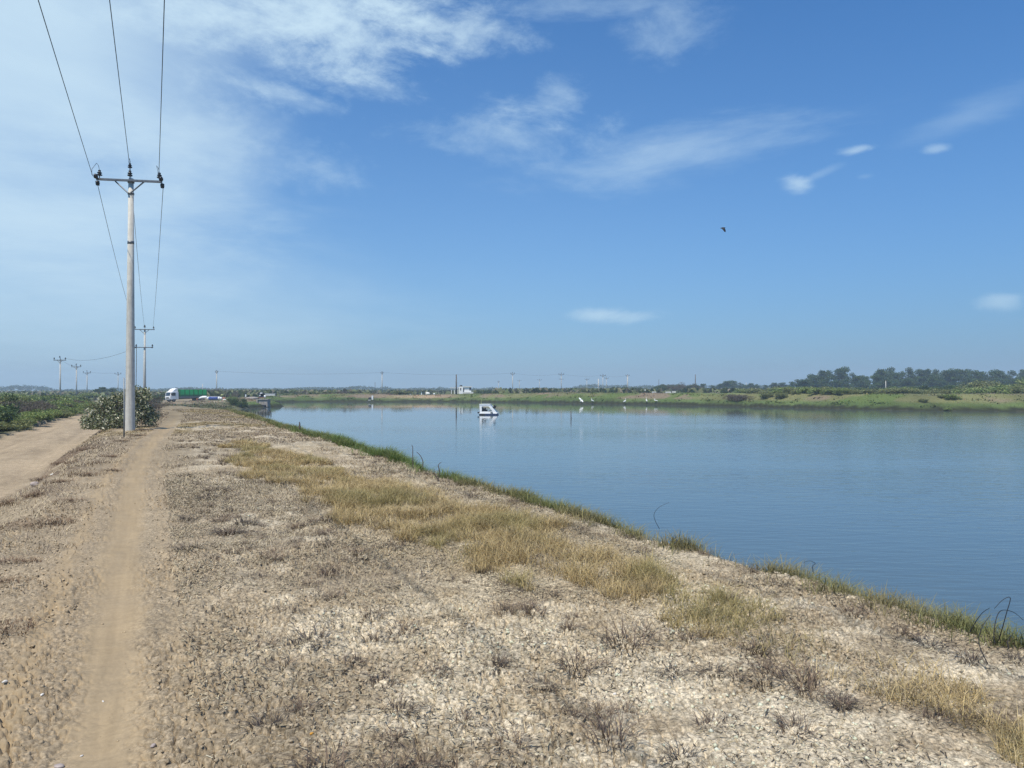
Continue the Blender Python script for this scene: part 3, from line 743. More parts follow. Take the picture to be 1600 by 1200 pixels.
MB().tube([(.2, -.3, .55), (.2, .3, .55)], .32, 14).build('flywheel', M['dark'], t)
MB().box((.0, -.2, .85), (.42, .3, .16)).build('tank', M['white'], t, bevel=.03)
MB().tube([(-.25, -.33, .3), (-.1, -.4, .5)], .1, 8).build('white_pipe', M['grubby_white'], t, True)
MB().box((0, 0, .06), (1.1, .7, .1)).build('skid', M['rust'], t)
lump('sack', 414, 619.3, d, (.2, .18, .22), 'white', 'white sack set beside the pump engine', 'sack', 15)
t = empty('concrete_wall', (PX(419, 165), 165, ZY(618, 165)), R(3), 'long low pale wall seen behind the pump engine', 'wall')
MB().box((0, 0, .2), (3.2, .3, .4)).build('wall', M['grubby_white'], t); MB().box((0, 0, .43), (3.3, .4, .06)).build('coping', M['grubby_white'], t)
t = empty('marker_post', (PX(384, 150), 150, ZY(620, 150)), 0, 'short white marker post on the grass left of the sluice', 'post')
MB().box((0, 0, .24), (.2, .2, .5)).build('shaft', M['white'], t); MB().box((0, 0, .52), (.24, .24, .06)).build('cap', M['grubby_white'], t)
t = empty('marker_post', (PX(582, 174), 174, ZY(624.5, 174)), 0, 'white post at the water edge of the far bank, left of the sheds', 'post')
MB().box((0, 0, .5), (.34, .3, 1.0)).build('shaft', M['white'], t); MB().box((0, 0, 1.02), (.4, .36, .06)).build('cap', M['grubby_white'], t)
t = empty('drain_pipe', (PX(578, 173), 173, ZY(624.5, 173)), 0, 'short dark pipe mouth with a pale sill beside the white post', 'pipe')
MB().tube([(0, .4, .3), (0, -.5, .25)], .30, 12).build('pipe', M['dark'], t); MB().box((0, -.5, -.1), (.6, .4, .14)).build('sill', M['grubby_white'], t)

# ------------------------------------------------------------------ farm buildings beyond the far bank
def building():
    d = 215
    t = empty('white_house', (PX(727.5, d), d, ZY(615, d)), R(3), 'small white flat roofed house beyond the far bank', 'house')
    z = 615
    MB().box((.65, 0, 1.15), (2.1, 2.4, 1.5)).build('wall', M['white'], t)
    MB().box((-1.35, -.3, .95), (1.2, 2.6, 2.0)).build('annex_wall', M['white'], t)
    MB().box((.15, 0, 2.06), (3.7, 3.0, .26)).build('roof', M['grubby_white'], t)
    MB().box((-.45, .2, 1.1), (.9, 2.0, 1.4)).build('porch_wall', M['old_concrete'], t)
    MB().box((-1.45, -1.62, 1.35), (.32, .06, .75)).build('window', M['dark'], t)
    wn = MB().box((1.4, -1.22, 1.45), (.5, .06, .75)).build('window', M['dark'], t)
    MB().box((1.4, -1.26, 1.05), (.6, .08, .06)).build('sill', M['white'], wn)
    MB().box((.15, 0, .25), (4.4, 3.0, .5)).build('plinth', M['grubby_white'], t)
    MB().lathe([(.4, 2.19), (.45, 2.3), (.3, 2.55), (.1, 2.6)], (-1.4, .2, 0), 12).build('roof_tank', M['dark'], t, True)
    def shed(px0, px1, ytop, ybot, d, label, cols, pale=False):
        xa, xb = PX(px0, d), PX(px1, d); zb = ZY(ybot, d); h = ZY(ytop, d) - zb; w_ = xb - xa
        t = empty('open_shed', ((xa + xb) / 2, d, zb), 0, label, 'shed')
        MB().prism([(-w_ / 2, h), (w_ / 2, h), (w_ / 2, h - .12), (-w_ / 2, h - .12)], -1.6, 1.6).build('roof', M['grubby_white' if pale else 'roof_dark'], t)
        MB().prism([(-w_ / 2, h - .26), (w_ / 2, h - .26), (w_ / 2, h - .12), (-w_ / 2, h - .12)], -1.58, -1.5).build('fascia', M['grubby_white' if pale else 'roof_dark'], t)
        for cx in cols:
            MB().box((PX(cx, d) - (xa + xb) / 2, -1.2, h / 2 - .05), (.3 if not pale else .16, .3, h - .12)).build('column', M['white'], t)
        for cx in (-.42, .42):
            MB().box((w_ * cx, 1.3, h / 2 - .05), (.15, .15, h - .12)).build('column', M['wood'], t)
        return t
    shed(634, 665, 610.4, 617, 225, 'long low open shed with dark roof and two white columns', (642, 659.5))
    shed(675, 684, 610.6, 616, 228, 'short dark roofed shelter between the long shed and the white house', ())
    shed(686, 690, 611, 616, 230, 'tiny dark shelter right of the short dark roofed shelter', ())
    shed(693, 708, 610, 616, 228, 'dark roofed open shed left of the wooden post', ())
    shed(704, 720, 605.4, 615.5, 217, 'pale roofed open porch joined to the left of the white house', (706, 711, 716), True)
    lump('sand_heap', 668.5, 615.2, 222, (.8, .6, .55), 'grubby_white', 'pale sand heap right of the long low shed', 'heap', 21)
    lump('sack', 678.5, 615.6, 218, (.3, .25, .3), 'white', 'white sack in front of the short dark shelter', 'sack', 22)
    d = 300
    t = empty('farm_building', (PX(915, d), d, ZY(613.5, d)), 0, 'low building with a pale roof beyond the egrets', 'building')
    MB().box((0, 0, .6), (2.8, 2.5, 1.2)).build('wall', M['old_concrete'], t)
    MB().prism([(-1.7, 1.2), (1.7, 1.2), (1.5, 1.55), (-1.5, 1.55)], -1.6, 1.6).build('roof', M['grubby_white'], t)
    d = 190
    for (px, py, dm, lab, sd) in ((1044, 613.4, (1.2, .8, .3), 'left pale block lying on top of the far bank', 30), (1053, 613.4, (.8, .6, .42), 'right pale block lying on top of the far bank', 31), (1008, 609.6, (.26, .24, .3), 'small white block beyond the far bank right of the thick pale pole', 32), (1022, 613, (.9, .6, .25), 'flat grey block before the thin plain pole', 33)):
        x = PX(px, d); o = MB().box((0, 0, 0), (dm[0] * 1.2, dm[1], dm[2] * 1.6), (0, 0, .1)).build('concrete_block', M['grubby_white'], None, bevel=.08)
        o.location = (x, d, ZY(py, d)); tag(o, lab, 'concrete block')
    d = 330
    t = empty('farm_building', (PX(10, d), d, ZY(615.5, d)), 0, 'low pale roofed building at the far left edge beneath the wooded rise', 'building')
    MB().box((0, 0, .4), (5.5, 4, .8)).build('wall', M['old_concrete'], t); MB().prism([(-3.2, .8), (3.2, .8), (2.9, 1.2), (-2.9, 1.2)], -2.4, 2.4).build('roof', M['grubby_white'], t)
building()

# ------------------------------------------------------------------ boat on the pond
def make_boat():
    d = 88.0
    t = empty('feeder_boat', (PX(749, d), d, WATER_Z), R(-6), 'small white canopied work boat floating in the middle of the pond', 'boat')
    W = 1.25
    # hull: two dark floats with a white deck
    for (y, x0, x1) in ((-.05, .75, 2.33), (W - .1, .1, 2.25)):
        MB().prism([(x0, -.12), (x1 - .1, -.12), (x1, .02), (x1, .16), (x0, .16)], y - .17, y + .17).build('float', M['dkblue'], t, bevel=.03)
    MB().prism([(.0, .0), (.78, -.04), (.78, .16), (.0, .16)], -.22, .12).build('stern_float', M['dark'], t, bevel=.03)
    MB().box((1.1, W / 2, .20), (2.2, W + .15, .09)).build('deck', M['white'], t, bevel=.02)
    def frame(y0, y1):
        o = [(.06, .24), (2.2, .24), (2.12, .36), (1.40, 1.22), (1.28, 1.28), (.02, 1.28)]
        i = [(.30, .44), (1.66, .44), (1.60, .52), (1.20, 1.02), (1.16, 1.06), (.30, 1.06)]
        n = 6; vs = []
        for y in (y0, y1):
            vs += [(x, y, z) for x, z in o] + [(x, y, z) for x, z in i]
        fs = []
        for k in range(n):
            k2 = (k + 1) % n
            fs += [(k, k2, n + k2, n + k), (12 + k2, 12 + k, 12 + n + k, 12 + n + k2), (k2, k, 12 + k, 12 + k2), (n + k, n + k2, 12 + n + k2, 12 + n + k)]
        return MB().add(vs, fs).build('cabin_side', M['white'], t)
    frame(-.02, .05); frame(W - .05, W + .02)
    MB().box((.68, W / 2, 1.31), (1.40, W + .14, .07)).build('roof', M['white'], t, bevel=.02)
    MB().box((.04, W / 2, .76), (.06, W - .1, 1.0)).build('rear_panel', M['grey'], t)
    MB().add([(1.40, .06, 1.2), (2.08, .06, .38), (2.08, W - .06, .38), (1.40, W - .06, 1.2), (1.36, .06, 1.18), (2.04, .06, .36), (2.04, W - .06, .36), (1.36, W - .06, 1.18)],
             [(0, 1, 2, 3), (7, 6, 5, 4), (0, 4, 5, 1), (1, 5, 6, 2), (2, 6, 7, 3), (3, 7, 4, 0)]).build('windscreen', M['glass'], t)
    e = MB().box((.62, .5, .46), (.62, .5, .40)).build('engine', M['dark'], t, bevel=.05)
    MB().box((.42, .45, .72), (.2, .25, .26)).build('engine_cowl', M['dark'], e, bevel=.04)
    MB().tube([(.62, .45, .6), (.68, .45, .88)], .1, 8).build('steering_column', M['dark'], t)
    MB().box((1.25, .5, .48), (.35, .3, .07), (0, -.2, 0)).build('seat', M['dark'], t)
    MB().tube([(1.5, -.12, .12), (1.56, -.12, .38)], .14, 10).build('fender', M['grey'], t)
    MB().box((1.78, W * .8, 1.0), (.3, .3, .34), (0, .5, 0)).build('spot_lamp_box', M['dark'], t)
    MB().box((-.14, W * .3, .28), (.26, .3, .18)).build('outboard_motor', M['dark'], t, bevel=.03)
    MB().tube([(.22, .1, 1.3), (.22, .1, 1.95)], .025, 6).build('antenna_pole', M['yellow'], t)
make_boat()
d = 76
tag(MB().tube([(PX(892, d), d, -2.4), (PX(892.3, d), d, -1.5), (PX(892, d), d, ZY(642.5, d))], [.05, .05, .04], 8).build('mooring_post', M['wood'], None, True), 'slim dark post standing in the open water right of the boat', 'post')

# ------------------------------------------------------------------ birds
def egret_body():
    b = MB()
    b.tube([(-.34, 0, .46), (-.22, 0, .52), (-.05, 0, .60), (.10, 0, .66), (.18, 0, .74), (.17, 0, .86), (.10, 0, .96), (.12, 0, 1.05), (.20, 0, 1.09), (.27, 0, 1.085)],
           [.02, .075, .125, .11, .055, .035, .03, .032, .042, .022], 10)
    return b
def make_egret(loc, rz, label):
    t = empty('egret', loc, rz, label, 'egret', 'white egrets along the far bank')
    b = egret_body(); b.build('body', M['feather'], t, True)
    MB().tube([(.26, 0, 1.085), (.40, 0, 1.06)], [.016, .004], 6).build('bill', M['bill'], t)
    for sy in (-.04, .04):
        MB().tube([(-.02, sy, .52), (.03, sy, .27), (0, sy, .0)], [.022, .013, .011], 6).build('leg', M['dark'], t)
    return t
def land(px, py):
    """point of the far bank that shows at (px, py): march along the sight line"""
    for k in range(200, 4600):
        d = k * .05; x = PX(px, d); z = ZY(py, d)
        if d > 60 and z <= H(x, d): return (x, d, max(z, WATER_Z - .05))
    d = 150; return (PX(px, d), d, WATER_Z)
EG = [(925.6, 631.0, R(190), 'white egret standing upright at the water edge, second from the left'),
      (976.3, 632.0, R(20), 'white egret leaning with its neck up, third from the left'),
      (1010.2, 631.0, R(100), 'white egret facing forward with a broad chest, fourth from the left')]
e0 = None
for (px, py, rz, lab) in EG:
    p = land(px, py)
    if e0 is None: e0 = make_egret(p, rz, lab); e0.scale = (1.15, 1.15, 1.15)
    else: dup(e0, p, rz, 1.15, lab)
p = land(1024.5, 629.5); e = dup(e0, p, R(172), (1.5, 1.7, .8), 'white egret hunched low on the bank, rightmost of the five')
# egret gliding low over the edge
fd = 147.0
t = empty('egret', (PX(908.5, fd), fd, ZY(626.0, fd)), R(15), 'white egret with open wings gliding low over the water edge, leftmost', 'egret', 'white egrets along the far bank')
b = MB(); b.tube([(-.38, 0, -.06), (-.2, 0, -.02), (0, 0, 0), (.16, 0, .03), (.24, 0, .09), (.28, 0, .07)], [.02, .07, .11, .08, .04, .02], 10)
for sy in (-1, 1):
    vs = []
    for (dy, x0, x1, z) in ((.06, -.14, .16, .03), (.32, -.18, .15, .20), (.62, -.16, .08, .26), (.85, -.10, -.02, .22)):
        vs += [(x0, sy * dy, z), (x1, sy * dy, z + .03), (x1, sy * dy, z - .005), (x0, sy * dy, z - .03)]
    b.add(vs, [(i * 4 + j, i * 4 + (j + 1) % 4, i * 4 + 4 + (j + 1) % 4, i * 4 + 4 + j) for i in range(3) for j in range(4)] + [(0, 1, 2, 3), (12, 13, 14, 15)])
o = b.build('body', M['feather'], t, True); o.rotation_euler = (R(35), R(-25), 0)
# black bird in the sky
bd_ = 48.0
t = empty('black_bird', (PX(1130, bd_), bd_, ZY(356.0, bd_)), R(160), 'black bird with lowered wings flying in the blue sky', 'bird')
b = MB(); b.tube([(-.30, 0, -.02), (-.16, 0, 0), (0, 0, .01), (.14, 0, .02), (.22, 0, .04), (.29, 0, .02)], [.03, .05, .085, .065, .04, .008], 10)
for sy in (-1, 1):
    vs = []
    for (dy, x0, x1, z) in ((.05, -.12, .12, .03), (.16, -.16, .12, .02), (.27, -.22, .04, -.12), (.35, -.27, -.08, -.28), (.37, -.27, -.15, -.38)):
        vs += [(x0, sy * dy, z), (x1, sy * dy, z + .015), (x1, sy * dy, z - .01), (x0, sy * dy, z - .02)]
    b.add(vs, [(i * 4 + j, i * 4 + (j + 1) % 4, i * 4 + 4 + (j + 1) % 4, i * 4 + 4 + j) for i in range(4) for j in range(4)] + [(0, 1, 2, 3), (16, 17, 18, 19)])
o = b.build('body', M['black_feather'], t, True); o.rotation_euler = (R(-22), R(8), 0); o.scale = (.55, .55, .66)
bill = MB().tube([(.27, 0, .02), (.34, 0, .005)], [.012, .003], 6).build('bill', M['grey'], o)

# ------------------------------------------------------------------ plants
def foliage(name, n, clumps, size, cols, wts, seed, flat=1.0, upright=0.0, shell=.45, aspect=.55):
    """leaf blades (rhombs) spread through clumps; clumps = [(x,y,z,rx,ry,rz)]"""
    g = np.random.default_rng(seed); cl = np.array(clumps, float)
    vol = cl[:, 3] * cl[:, 4] * cl[:, 5]; pk = g.choice(len(cl), n, p=vol ** .8 / (vol ** .8).sum())
    v = g.normal(size=(n, 3)); v /= np.linalg.norm(v, axis=1)[:, None]
    rad = g.random(n) ** shell
    P = cl[pk, :3] + v * rad[:, None] * cl[pk, 3:6]
    P = P[P[:, 2] > 0.02] if flat else P; n = len(P); pk = pk[:n]
    a = g.normal(size=(n, 3)); a[:, 2] += upright; a /= np.linalg.norm(a, axis=1)[:, None]
    bq = np.cross(a, g.normal(size=(n, 3))); bq /= np.linalg.norm(bq, axis=1)[:, None]
    ln = g.uniform(size[0], size[1], n)[:, None]
    V = np.stack([P - a * ln, P + bq * ln * aspect, P + a * ln, P - bq * ln * aspect], 1).reshape(-1, 3)
    F = np.arange(n * 4).reshape(n, 4)
    cs = np.array(cols, float)[g.choice(len(cols), n, p=np.array(wts) / sum(wts))]
    cg = g.uniform(.7, 1.3, len(cl))[pk % len(cl)]
    cs = cs * (g.uniform(.7, 1.3, n) * cg)[:, None]
    return np_mesh(name, V, F, np.repeat(cs, 4, 0), False)
def stems(rad_h, n, seed, r0=.02, spread=.8):
    r = random.Random(seed); b = MB()
    for k in range(n):
        a = r.uniform(0, 6.28); h = rad_h * r.uniform(.6, 1.0); sp = spread * r.uniform(.3, 1)
        b.tube([(.05 * math.cos(a), .05 * math.sin(a), -.1), (sp * .4 * math.cos(a), sp * .4 * math.sin(a), h * .5), (sp * math.cos(a + .2), sp * math.sin(a + .2), h)], [r0, r0 * .7, r0 * .3], 5)
    return b
def blades(P, hgt, wid, lean, cols, seed, jitter=.25, curve=.5, base_dir=None):
    """grass blades: five-corner tapering strips as two quads; P (n,3); hgt, wid arrays"""
    g = np.random.default_rng(seed); n = len(P)
    a = g.uniform(0, 2 * np.pi, n) if base_dir is None else base_dir
    dx = np.stack([np.cos(a), np.sin(a), np.zeros(n)], 1); sx = np.stack([-np.sin(a), np.cos(a), np.zeros(n)], 1)
    ln = (lean * g.uniform(.3, 1.4, n))[:, None]
    up = np.array([[0, 0, 1.0]])
    h = hgt[:, None]; w_ = wid[:, None]
    mid = P + up * h * .55 + dx * h * ln * .35
    tip = P + up * h * (1 - .28 * ln * curve) + dx * h * ln * (.6 + curve)
    V = np.stack([P - sx * w_ * .5, P + sx * w_ * .5, mid + sx * w_ * .38, mid - sx * w_ * .38, tip + sx * w_ * .08, tip - sx * w_ * .08], 1).reshape(-1, 3)
    i = np.arange(n)[:, None] * 6
    F = np.concatenate([i + np.array([[0, 1, 2, 3]]), i + np.array([[3, 2, 4, 5]])], 1).reshape(-1, 4)
    c = cols * g.uniform(1 - jitter, 1 + jitter, (n, 1))
    return V, F, np.repeat(c, 6, 0)
def pick(g, n, cols, wts): return np.array(cols, float)[g.choice(len(cols), n, p=np.array(wts) / sum(wts))]

# the leafy bush behind the nearest pole
bx, by = PX(172, 31.0), 31.0; bz = H(bx, by)
t = empty('bush', (bx, by, bz - .05), 0, 'dense grey green bush with pale leaves at the foot of the nearest pole', 'bush')
g = random.Random(4)
cl = []
for (px0, py0, rr, dd) in ((150, 650, .55, 0), (165, 638, .6, .2), (185, 632, .6, .3), (205, 622, .55, .5), (222, 618, .45, .7), (215, 640, .6, .6), (195, 655, .65, 0), (170, 660, .6, -.2), (142, 664, .4, -.3), (150, 672, .35, -.4),
                           (228, 640, .45, .9), (233, 655, .4, .8), (212, 608, .28, .6), (228, 608, .2, .9), (180, 620, .3, .2), (160, 624, .25, .1), (240, 648, .3, 1.2), (200, 640, .7, .9), (133, 655, .25, -.1), (178, 645, .7, .6)):
    dpt = by + dd; cl.append((PX(px0, dpt) - bx, dd, ZY(py0, dpt) - bz, rr, rr * 1.0, rr * .85))
link('foliage', foliage('bush_foliage', 15000, cl, (.032, .075), [(.085, .11, .045), (.16, .18, .085), (.32, .33, .20), (.62, .59, .44)], [3.0, 3, 3, 2.6], 5, upright=.3, aspect=.5), M['leaf'], t)
stems(1.7, 16, 8, .025, 1.2).build('stems', M['bark'], t, True)

# shrub kinds
def shrub(name, kind, seed):
    g = random.Random(seed)
    cl = [(g.uniform(-.75, .75), g.uniform(-.75, .75), g.uniform(.25, .95), g.uniform(.28, .5), g.uniform(.28, .5), g.uniform(.22, .42)) for _ in range(13)]
    cols = {'green': ([(.15, .21, .055), (.21, .26, .08), (.30, .32, .13)], [4, 3, 1]), 'dark': ([(.05, .085, .03), (.085, .125, .042), (.14, .17, .06)], [4, 3, 1]),
            'dry': ([(.17, .135, .105), (.12, .095, .078), (.14, .14, .07)], [4, 4, 1.5]), 'olive': ([(.19, .205, .08), (.25, .255, .105), (.135, .165, .06)], [3, 3, 3])}[kind]
    n = {'green': 2600, 'dark': 2600, 'dry': 2600, 'olive': 2600}[kind]
    me = foliage(name, n, cl, (.035, .085) if kind != 'dry' else (.04, .12), cols[0], cols[1], seed, aspect=.5 if kind != 'dry' else .12, upright=.0 if kind != 'dry' else .5)
    return me
SH = {k: [shrub('shrub_foliage', k, 100 + i * 7 + len(k)) for i in range(2)] for k in ('green', 'dark', 'dry', 'olive')}
STEM_ME = None
shrub_proto = {}
def put_shrub(kind, i, x, y, sc, label, cat='shrub', group=None, zoff=0.0):
    key = (kind, i)
    z = H(x, y) - .06 * (sc if not hasattr(sc, '__len__') else sc[2]) + zoff
    if key not in shrub_proto:
        t = empty('shrub', (x, y, z), random.uniform(0, 6.28), label, cat, group)
        link('foliage', SH[kind][i], M['leaf'], t); stems(.9, 8, 50 + i, .03, .7).build('stems', M['bark'], t)
        t.scale = (sc,) * 3 if not hasattr(sc, '__len__') else sc; shrub_proto[key] = t; return t
    return dup(shrub_proto[key], (x, y, z), random.uniform(0, 6.28), sc, label, group)
random.seed(21)
# hedge of scrub on the left of the dirt road
left = []
for s_ in np.arange(18, 112, 2.1):
    for row, (l0, kinds) in enumerate(((-7.5, ('green', 'green', 'olive')), (-9.2, ('dry', 'dry', 'dry', 'dark', 'green')), (-11.8, ('dark', 'green', 'olive', 'dry')))):
        if row == 2 and int(s_) % 2: continue
        l_ = l0 + random.uniform(-.4, .4); ss = s_ + random.uniform(-.8, .8)
        x, y = XY(l_, ss); k = random.choice(kinds)
        hgt = (0.62, 1.15, 1.45)[row] * random.uniform(.8, 1.2) * (1.0 if row == 0 or ss < 70 else .85)
        left.append((k, x, y, (random.uniform(.9, 1.25) * (1 if row == 0 else 1.5), random.uniform(.9, 1.25) * (1 if row == 0 else 1.5), hgt)))
LAB = {'green': 'green leafy shrub in the scrub left of the dirt road', 'dark': 'dark green shrub in the scrub left of the dirt road', 'dry': 'bare grey brown shrub in the scrub left of the dirt road', 'olive': 'olive green shrub in the scrub left of the dirt road'}
for k, x, y, sc in left:
    put_shrub(k, random.randint(0, 1), x, y, sc, LAB[k], 'shrub', k + ' shrubs left of the dirt road')
for s_ in np.arange(60, 230, 8):
    x, y = XY(random.uniform(-40, -14), s_ + random.uniform(-4, 4)); sc = random.uniform(1.2, 2.0)
    put_shrub('green', random.randint(0, 1), x, y, (sc * 1.5, sc * 1.5, sc * .8), 'low rounded green shrub in the field beyond the left scrub', 'shrub', 'shrubs in the left field')
# scrub just behind the bush, beside the track, and round the spit
for (px, py, d, sc, k, lab) in ((246, 628, 62, (1.1, 1, .7), 'dry', 'grey brown shrub between the leafy bush and the truck'), (228, 640, 45, (1.0, 1, .55), 'dry', 'low grey brown shrub behind the leafy bush'),
                                (240, 620, 112, (1.7, 1.6, 1.3), 'dark', 'dark shrub left of the white truck cab'), (232, 620, 90, (1.6, 1.6, 1.3), 'dry', 'tall bare shrub left of the white truck cab'),
                                (368, 625, 118, (1.5, 1.5, 1.0), 'dark', 'dark green shrub on the spit left of the rubble'), (376, 626, 116, (1.0, 1, .8), 'dark', 'smaller dark green shrub on the spit by the rubble'),
                                (361, 626, 122, (1.0, 1, .8), 'green', 'green shrub right of the white sacks'), (388, 616, 150, (1.4, 1.4, 1.1), 'dark', 'dark round shrub behind the white marker post'),
                                (335, 614, 200, (2.2, 2, 1.8), 'dry', 'brownish shrub beyond the pale pole by the truck'), (330, 612, 215, (2.2, 2, 1.9), 'dry', 'grey brown shrub behind the green truck bed')):
    put_shrub(k, 0, PX(px, d), d, sc, lab)
# far bank scrub
random.seed(5)
def row(n, px0, px1, d0, d1, kinds, s0, s1, hz, label, group):
    for i in range(n):
        px = px0 + (px1 - px0) * (i + random.uniform(.1, .9)) / n; d = d0 + (d1 - d0) * (px - px0) / (px1 - px0) + random.uniform(-4, 4)
        k = random.choice(kinds); sc = random.uniform(s0, s1)
        hk = hz * (1 + .55 * np.clip((px - 1440) / 120, 0, 1)) if px0 > 1100 else hz
        put_shrub(k, random.randint(0, 1), PX(px, d), d, (sc * 1.25, sc * 1.25, sc * hk * random.uniform(.8, 1.2)), label[k], 'shrub', group + ' ' + k)
row(30, 1225, 1640, 150, 128, ('olive', 'olive', 'green'), 2.0, 3.0, .44, {'olive': 'olive green shrub in the long hedge on top of the right far bank', 'green': 'fresh green shrub in the long hedge on top of the right far bank'}, 'hedge shrubs on the right far bank')
row(30, 1150, 1640, 178, 150, ('olive', 'dark', 'green'), 2.4, 3.4, .52, {'olive': 'olive shrub behind the hedge on the right far bank', 'green': 'green shrub behind the hedge on the right far bank', 'dark': 'dark shrub behind the hedge on the right far bank'}, 'shrubs behind the right hedge')
row(12, 1190, 1330, 132, 122, ('olive', 'green', 'olive'), .8, 1.4, .75, {'olive': 'olive shrub on the slope of the right far bank', 'green': 'green shrub on the slope of the right far bank'}, 'shrubs on the right bank slope')
row(7, 1440, 1500, 107, 105, ('green', 'olive'), .5, .85, .6, {'green': 'bright green low shrub on the far bank below the hedge', 'olive': 'yellow olive low shrub on the far bank below the hedge'}, 'low shrubs below the right hedge')
row(5, 1134, 1166, 131, 128, ('dry',), .9, 1.3, .9, {'dry': 'purplish brown bare shrub in the dark clump on the far bank'}, 'bare shrubs in the dark clump')
row(16, 822, 1000, 290, 275, ('dark', 'dark', 'olive'), 1.7, 2.3, .95, {'dark': 'dark green shrub behind the crest of the middle far bank', 'olive': 'olive shrub behind the crest of the middle far bank'}, 'shrubs behind the middle far bank')
row(12, 1033, 1088, 285, 280, ('dark', 'dark', 'dry'), 2.6, 3.3, 1.0, {'dark': 'dark green shrub in the long dark clump left of the plain dark pole', 'dry': 'bare grey shrub in the long dark clump left of the plain dark pole'}, 'shrubs left of the plain dark pole')
row(22, 440, 640, 200, 196, ('olive', 'dry', 'dark', 'dry'), 1.0, 1.8, .6, {'olive': 'olive shrub on the far bank behind the left end of the pond', 'dry': 'brown bare shrub on the far bank behind the left end of the pond', 'dark': 'dark shrub on the far bank behind the left end of the pond'}, 'shrubs behind the left end of the pond')
row(8, 735, 830, 240, 230, ('dark', 'dry', 'olive'), 1.5, 2.2, .8, {'olive': 'olive shrub right of the white house', 'dry': 'bare brown shrub right of the white house', 'dark': 'dark shrub right of the white house'}, 'shrubs right of the white house')

# tall trees
def tree_meshes(seed, kind=0):
    g = random.Random(seed); b = MB(); cl = []
    b.tube([(0, 0, -.4), (.05, 0, 1.2), (.1, .1, 3.0), (.0, .1, 5.0)], [.34, .28, .22, .12], 8)
    k = 17
    for i in range(k):
        a = g.uniform(0, 6.28); rr = g.uniform(.6, 4.2) * (1 if kind == 0 else .8); z = g.uniform(3.2, 9.2)
        rr *= (1.05 if z < 7.5 else .62)
        x, y = rr * math.cos(a), rr * math.sin(a)
        if i % 2 == 0: b.tube([(0.05, .05, min(z * .45, 4.6)), (x * .55, y * .55, z * .72), (x * .9, y * .9, z - .2)], [.13, .09, .04], 6)
        r = g.uniform(1.0, 1.9)
        cl.append((x, y, z, r * 1.15, r * 1.15, r * .72))
    for i in range(8):
        a = g.uniform(0, 6.28); cl.append((3.2 * math.cos(a), 3.2 * math.sin(a), g.uniform(1.0, 2.6), 1.5, 1.5, 1.0))
    f = foliage('tree_crown', 5200, cl, (.16, .36), [(.045, .085, .030), (.065, .110, .038), (.105, .145, .055)], [4, 3, 1.6], seed, shell=.5)
    return b, f
TR = []
random.seed(9)
for i in range(4):
    TR.append(tree_meshes(200 + i, i % 2))
tree_proto = {}
def put_tree(i, px, ytop, d, label, group, wide=1.0):
    x = PX(px, d); zb = H(x, d); h = ZY(ytop, d) - zb; sc = h / 9.9
    scl = (sc * wide, sc * wide, sc)
    if i not in tree_proto:
        t = empty('broadleaf_tree', (x, d, zb), random.uniform(0, 6.28), label, 'tree', group)
        TR[i][0].build('trunk', M['bark'], t, True); link('crown', TR[i][1], M['leaf'], t); t.scale = scl; tree_proto[i] = t; return
    dup(tree_proto[i], (x, d, zb), random.uniform(0, 6.28), scl, label, group)
TL = 'dark rounded tree in the tall row above the right far bank'
for (px, yt, w_) in ((1268, 584, .9), (1290, 577, 1), (1312, 573, 1), (1335, 580, .9), (1352, 586, .9), (1378, 575, 1), (1398, 570.5, 1), (1426, 571, .95), (1442, 575, 1), (1458, 574, .9), (1484, 576, 1.1), (1506, 575, 1.1), (1530, 578, 1.1), (1556, 577, 1.1), (1580, 576, 1.1), (1604, 575, 1.1), (1632, 577, 1.1)):
    put_tree(random.randint(0, 3), px, yt, 300 + random.uniform(-14, 14), TL, 'tall trees above the right far bank', w_)
for i in range(26):
    px = 1245 + i * 15.5 + random.uniform(-5, 5)
    put_tree(random.randint(0, 3), px, 590 + random.uniform(-3, 4), 275 + random.uniform(-12, 12), 'low dark tree filling the foot of the tall row on the right', 'low trees at the foot of the tall row', 1.3)
for i in range(17):
    px = 1092 + i * 10.5 + random.uniform(-4, 4)
    put_tree(random.randint(0, 3), px, 600.5 + random.uniform(-3.5, 2) - (3 if i in (1, 4, 5, 6) else 0), 380 + random.uniform(-20, 20), 'small grey green tree in the low wood right of the plain dark pole', 'trees of the low wood', 1.25)
for (px, yt, lab) in ((160, 604, 'dark tree showing left of the leafy bush top'), (176, 606, 'smaller dark tree beside the leafy bush top'), (152, 607, 'dark tree between the third left pole and the leafy bush')):
    put_tree(1, px, yt, 230, lab, None, 1.5)

